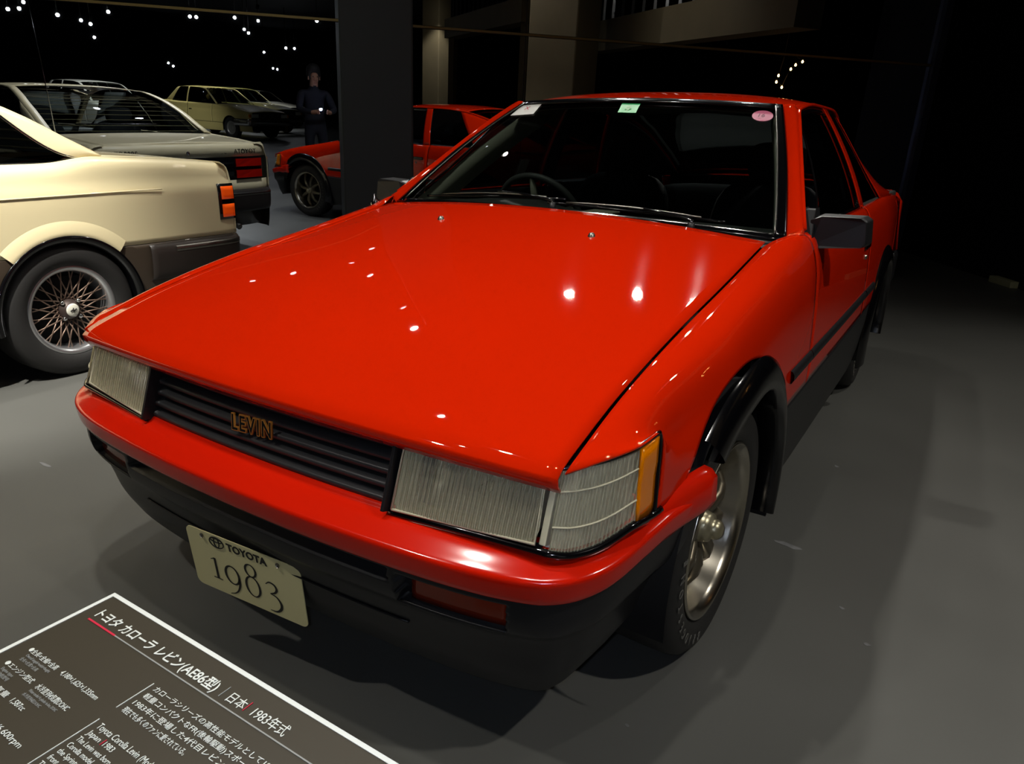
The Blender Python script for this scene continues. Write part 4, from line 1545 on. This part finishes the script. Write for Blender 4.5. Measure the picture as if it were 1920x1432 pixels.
def btext(s, x, y, h, m=BWHITE, w=None, off=0.0):
    o = text('lettering', s, h, m, board, frame_mtx(bp(x, y, .0006), (1, 0, 0), (0, 1, 0)), .0002, off=off)
    if w:
        vs = np.array([v.co.x for v in o.data.vertices])
        k = w / (vs.max() - vs.min())
        x0 = bp(x, y)[0]
        for v in o.data.vertices:
            v.co.x = x0 + (v.co.x - vs.min()) * k
    return o


btext('トヨタ カローラ レビン(AE86型)', .023, .0375, .0165, w=.215, off=.00025)
btext('日本', .2575, .0375, .0145, w=.024)
btext('1983年式', .2935, .0375, .0155, w=.0475)
btext('●全長×全幅×全高', .024, .1105, .0072, w=.054)
btext('Overall length×width×height', .031, .1165, .0048, BGREY, w=.046)
btext('全长×全宽×全高', .031, .1225, .0048, BGREY, w=.033)
btext('4,180×1,625×1,335mm', .087, .1105, .0085, w=.066)
btext('●エンジン型式', .025, .1345, .0072, w=.053)
btext('Engine type', .031, .1405, .0048, BGREY, w=.022)
btext('发动机型号', .031, .1465, .0048, BGREY, w=.024)
btext('水冷直列4気筒DOHC', .087, .1345, .0080, w=.057)
btext('Water-cooled 4-cylinder in-line, DOHC', .087, .1405, .0045, BGREY, w=.050)
btext('水冷直列4缸DOHC', .087, .1465, .0045, BGREY, w=.032)
btext('●総排気量', .025, .1580, .0072, w=.053)
btext('1,587cc', .087, .1580, .0085, w=.023)
btext('●最高出力', .025, .1820, .0072, w=.053)
btext('130ps/6,600rpm', .087, .1820, .0085, w=.068)
btext('カローラシリーズの高性能モデルとして1972年に誕生したレビン', .187, .0705, .0078, w=.262)
btext('軽量コンパクトなFR(後輪駆動)スポーツとして、兄弟車の', .187, .0815, .0078, w=.235)
btext('1983年に登場した4代目レビンのAE86は、FR方式', .187, .0925, .0078, w=.222)
btext('現在でも多くのファンに愛されている。', .187, .1035, .0078, w=.095 * 1.02)
btext('Toyota Corolla Levin (Model', .188, .1290, .0098, w=.088)
btext('Japan', .188, .1380, .0082, w=.019)
brect('rule', .2105, .1315, .2112, .1385, mat('placard_red', (206, 30, 62), .5))
btext('1983', .2135, .1380, .0082, w=.014)
for i, (s_, w_) in enumerate((('The Levin was born', .052), ('Corolla model', .038), ('the Sprinter', .034), ('front-engine', .034), ('The Levin', .026))):
    btext(s_, .187, .1475 + i * .0085, .0080, w=w_)
prism('stand_plate', [bp(.10, .08, -.012), bp(.50, .08, -.012), bp(.50, .34, -.012), bp(.10, .34, -.012)], (0, 0, -.008), BLACKP, board)
box('post', (0, 0, .29), (.06, .06, .58), BLACKP, board, .004)
box('base', (0, 0, .006), (.40, .30, .012), BLACKP, board, .003)

# small pale box on the floor by the passage wall
fb = box('floor_marker', (1.50, 6.70, .03), (.34, .09, .06), mat('pale_marker', (170, 168, 130), .6), None, .004, rotm('Z', -60))
tag(fb, 'small pale block lying on the floor at the dark passage wall', 'block')

# ------------------------------------------------------------------ the photographer, seen in the mirror
CLOTH = mat('dark_navy_clothes', (14, 16, 28), .85)
SKIN = mat('skin', (150, 110, 88), .6)
HAIR = mat('dark_hair', (12, 10, 9), .7)
per = thing('person', 'person in dark clothes raising a small camera, standing beside the placard', 'person', (CAM[0], CAM[1], 0), YAW)
vs, es, rs_ = [], [], []


def sv(p, r, prev=None):
    vs.append(p)
    rs_.append(r)
    if prev is not None:
        es.append((prev, len(vs) - 1))
    return len(vs) - 1


pel = sv((0, -.48, .93), (.155, .11))
sp = sv((0, -.50, 1.10), (.15, .105), pel)
ch = sv((0, -.50, 1.28), (.165, .11), sp)
nb = sv((0, -.49, 1.41), (.09, .08), ch)
nk = sv((0, -.475, 1.49), (.055, .055), nb)
hd = sv((0, -.455, 1.58), (.075, .09), nk)
hd2 = sv((0, -.46, 1.68), (.07, .085), hd)
sv((0, -.345, 1.575), (.014, .014), hd)
for s in (-1, 1):
    sh = sv((s * .19, -.50, 1.385), (.065, .065), ch)
    el = sv((s * .265, -.36, 1.14), (.05, .05), sh)
    wr = sv((s * .115, -.085, 1.115), (.032, .028), el)
    pm = sv((s * .085, -.045, 1.125), (.028, .030), wr)
    for k in range(4):
        f1 = sv((s * (.080 - .004 * k), -.018, 1.152 - .017 * k), (.009, .009), pm)
        f2 = sv((s * (.066 - .004 * k), .0, 1.154 - .017 * k), (.008, .008), f1)
        sv((s * (.055 - .002 * k), -.002, 1.154 - .017 * k), (.007, .007), f2)
    t1 = sv((s * .060, -.062, 1.118), (.011, .011), pm)
    sv((s * .035, -.058, 1.126), (.009, .009), t1)
    hp = sv((s * .095, -.48, .87), (.09, .09), pel)
    kn = sv((s * .11, -.46, .50), (.062, .065), hp)
    an = sv((s * .115, -.50, .10), (.042, .045), kn)
    sv((s * .13, -.37, .045), (.042, .035), an)
me = bpy.data.meshes.new('body')
me.from_pydata(vs, es, [])
body = bpy.data.objects.new('body', me)
COL.objects.link(body)
body.parent = per
sk = body.modifiers.new('skin', 'SKIN')
for i, r in enumerate(rs_):
    me.skin_vertices[0].data[i].radius = r
me.skin_vertices[0].data[0].use_root = True
sk.use_smooth_shade = True
ss_ = body.modifiers.new('smooth', 'SUBSURF')
ss_.levels = ss_.render_levels = 2
dg = bpy.context.evaluated_depsgraph_get()
bm_ = bpy.data.meshes.new_from_object(body.evaluated_get(dg))
body.modifiers.clear()
body.data = bm_
bm_.materials.clear()
bm_.materials.append(CLOTH)
bm_.materials.append(SKIN)
for f in bm_.polygons:
    c = f.center
    f.material_index = 1 if (c.z > 1.475 or (c.y > -.10 and c.z > 1.0)) else 0
    f.use_smooth = True
V, F = lathe_vf([(0.001, 1.785), (.05, 1.775), (.085, 1.74), (.098, 1.69), (.098, 1.63), (.085, 1.57)], 20, 'z', (0, -.475, 0))
V[:, 1] = np.where(V[:, 2] < 1.66, np.minimum(V[:, 1], -.44), V[:, 1])
mesh('hair', V, F, HAIR, per, thick=.01)
for s in (-1, 1):
    lathe('eye', [(0, .006), (.006, .004), (.009, 0)], INKP, per, 8, 'y', (s * .032, -.372, 1.605))
    box('ear', (s * .083, -.455, 1.585), (.016, .035, .055), SKIN, per, .006)
box('mouth', (0, -.366, 1.52), (.045, .006, .008), mat('lips', (120, 62, 56), .6), per, .002)
cmr = thing('compact_camera', 'small black compact camera with its flash lit, held by the person', 'camera', tuple(CAM), YAW)
box('camera_body', (0, -.022, -.004), (.098, .024, .058), BLACKG, cmr, .004)
lathe('lens_barrel', [(.022, -.012), (.022, -.007), (.018, -.006)], BLACKP, cmr, 20, 'y', (0, 0, 0))
box('flash', (-.030, -.009, .015), (.034, .003, .022), mat('flash_tube', (255, 255, 255), .5, emit=(215, 228, 255), estr=1500), cmr, .001)

# ------------------------------------------------------------------ ceiling spotlights
CANM = mat('black_lamp_can', (12, 12, 13), .5)
LAMPE = mat('lit_lamp_lens', (255, 250, 240), .4, emit=(255, 250, 240), estr=140)


def spot_fixture(p, t, label, watts=0, cone=60, r=.05, group=None):
    p, t = A(*p), A(*t)
    o = thing('spotlight', label, 'lamp', (p[0], p[1], 4.3), 0, group)
    d = (t - p) / np.linalg.norm(t - p)
    q = p - A(p[0], p[1], 4.3)
    tube('stem', [A(0, 0, 0), A(0, 0, q[2] + .06)], .012, CANM, o, 6)
    up_ = A(0, 0, 1) if abs(d[2]) < .9 else A(1, 0, 0)
    s = np.cross(d, up_)
    s /= np.linalg.norm(s)
    Mx = np.stack([d, s, np.cross(d, s)], 1)
    V, F = lathe_vf([(.001, -.10), (r * .8, -.10), (r * 1.15, -.08), (r * 1.2, .05), (r * 1.12, .05), (r * 1.05, .02)], 20, 'x')
    mesh('can', V @ Mx.T + q, F, CANM, o)
    V, F = lathe_vf([(.0005, .028), (r * .6, .027), (r * 1.05, .022)], 20, 'x')
    mesh('lamp_lens', V @ Mx.T + q, F, LAMPE, o)
    if watts:
        l = bpy.data.lights.new('beam', 'SPOT')
        l.energy = watts
        l.spot_size = math.radians(cone)
        l.spot_blend = .7
        l.shadow_soft_size = r
        l.color = (1.0, .965, .89)
        b = bpy.data.objects.new('beam', l)
        COL.objects.link(b)
        b.parent = o
        b.location = q + d * .06
        b.rotation_euler = Vector(d).to_track_quat('-Z', 'Y').to_euler()
    return o


for p, t, wt, cone in SPOTS:
    spot_fixture(p, t, 'black can spotlight hung over the parked cars', wt, cone, .05, 'spotlights over the cars')  # includes lamps added to brighten the left floor and the gallery
for px, py, d in ((36, 16, 24), (44, 4, 24), (15, 17, 22), (108, 28, 22), (152, 38, 26), (170, 45, 25), (177, 70, 30), (203, 22, 24), (356, 31, 24), (368, 32, 24), (440, 33, 24), (484, 39, 26), (458, 55, 28),
                  (466, 62, 28), (495, 98, 36), (536, 90, 32), (552, 91, 34), (316, 118, 40), (325, 124, 40), (512, 128, 44), (520, 130, 44), (765, 62, 24), (594, 39, 22)):
    p = in_mirror(px, py, d)
    if p[2] > 4.1:
        p[2] = 4.1
    spot_fixture(p, tuple(mpt(0, 1.2)), 'lit can spotlight on a ceiling stem across the hall', 0, 60, .036, 'spotlights across the hall')

# ring of small warm bulbs hung in the hall, seen in the mirror
rb = [in_mirror(px, py, 12.0) for px, py in ((1465, 161), (1455, 151), (1459, 139), (1482, 127), (1491, 119), (1504, 113), (1470, 103), (1487, 103))]
rc = sum(rb) / len(rb)
ring_l = thing('ring_lamp', 'hoop of small warm bulbs hanging from the ceiling by the passage', 'lamp', (rc[0], rc[1], 4.3))
BULBE = mat('warm_bulb', (255, 190, 110), .4, emit=(255, 180, 95), estr=30)
lc = A(rc[0], rc[1], 4.3)
tube('hoop', [rb[i] - lc for i in (0, 1, 2, 6, 7, 5, 4, 3, 0)], .006, CANM, ring_l, 6)
tube('cord', [A(0, 0, 0), rb[6] - lc], .005, CANM, ring_l, 6)
for p_ in rb[:6]:
    lathe('bulb', [(.001, -.020), (.012, -.014), (.016, 0), (.011, .014), (.006, .022)], BULBE, ring_l, 10, 'z', tuple(p_ - lc - A(0, 0, .02)))

# pale scuffs on the floor
fl = bpy.data.objects['floor']
for px, py, w_, h_ in ((1478, 1022, 34, 5), (86, 872, 16, 3), (1568, 874, 5, 2), (1578, 1140, 6, 3), (1176, 1360, 5, 3), (1625, 1208, 8, 3)):
    poly = []
    for t in np.linspace(0, 2 * PI, 10, endpoint=False):
        k = random.uniform(.6, 1.1)
        x, y = px + w_ * k * math.cos(t), py + h_ * k * math.sin(t) + .35 * w_ * k * math.cos(t)
        d = RX * (x - 960) / FPX - UX * (y - 716) / FPX + FX
        p_ = CAM + d * (-CAM[2] / d[2])
        poly.append((p_[0], p_[1], .0004))
    prism('scuff_mark', poly, (0, 0, .0004), mat('pale_scuff', (112, 112, 112), .6, noise=.3, scale=60), fl)
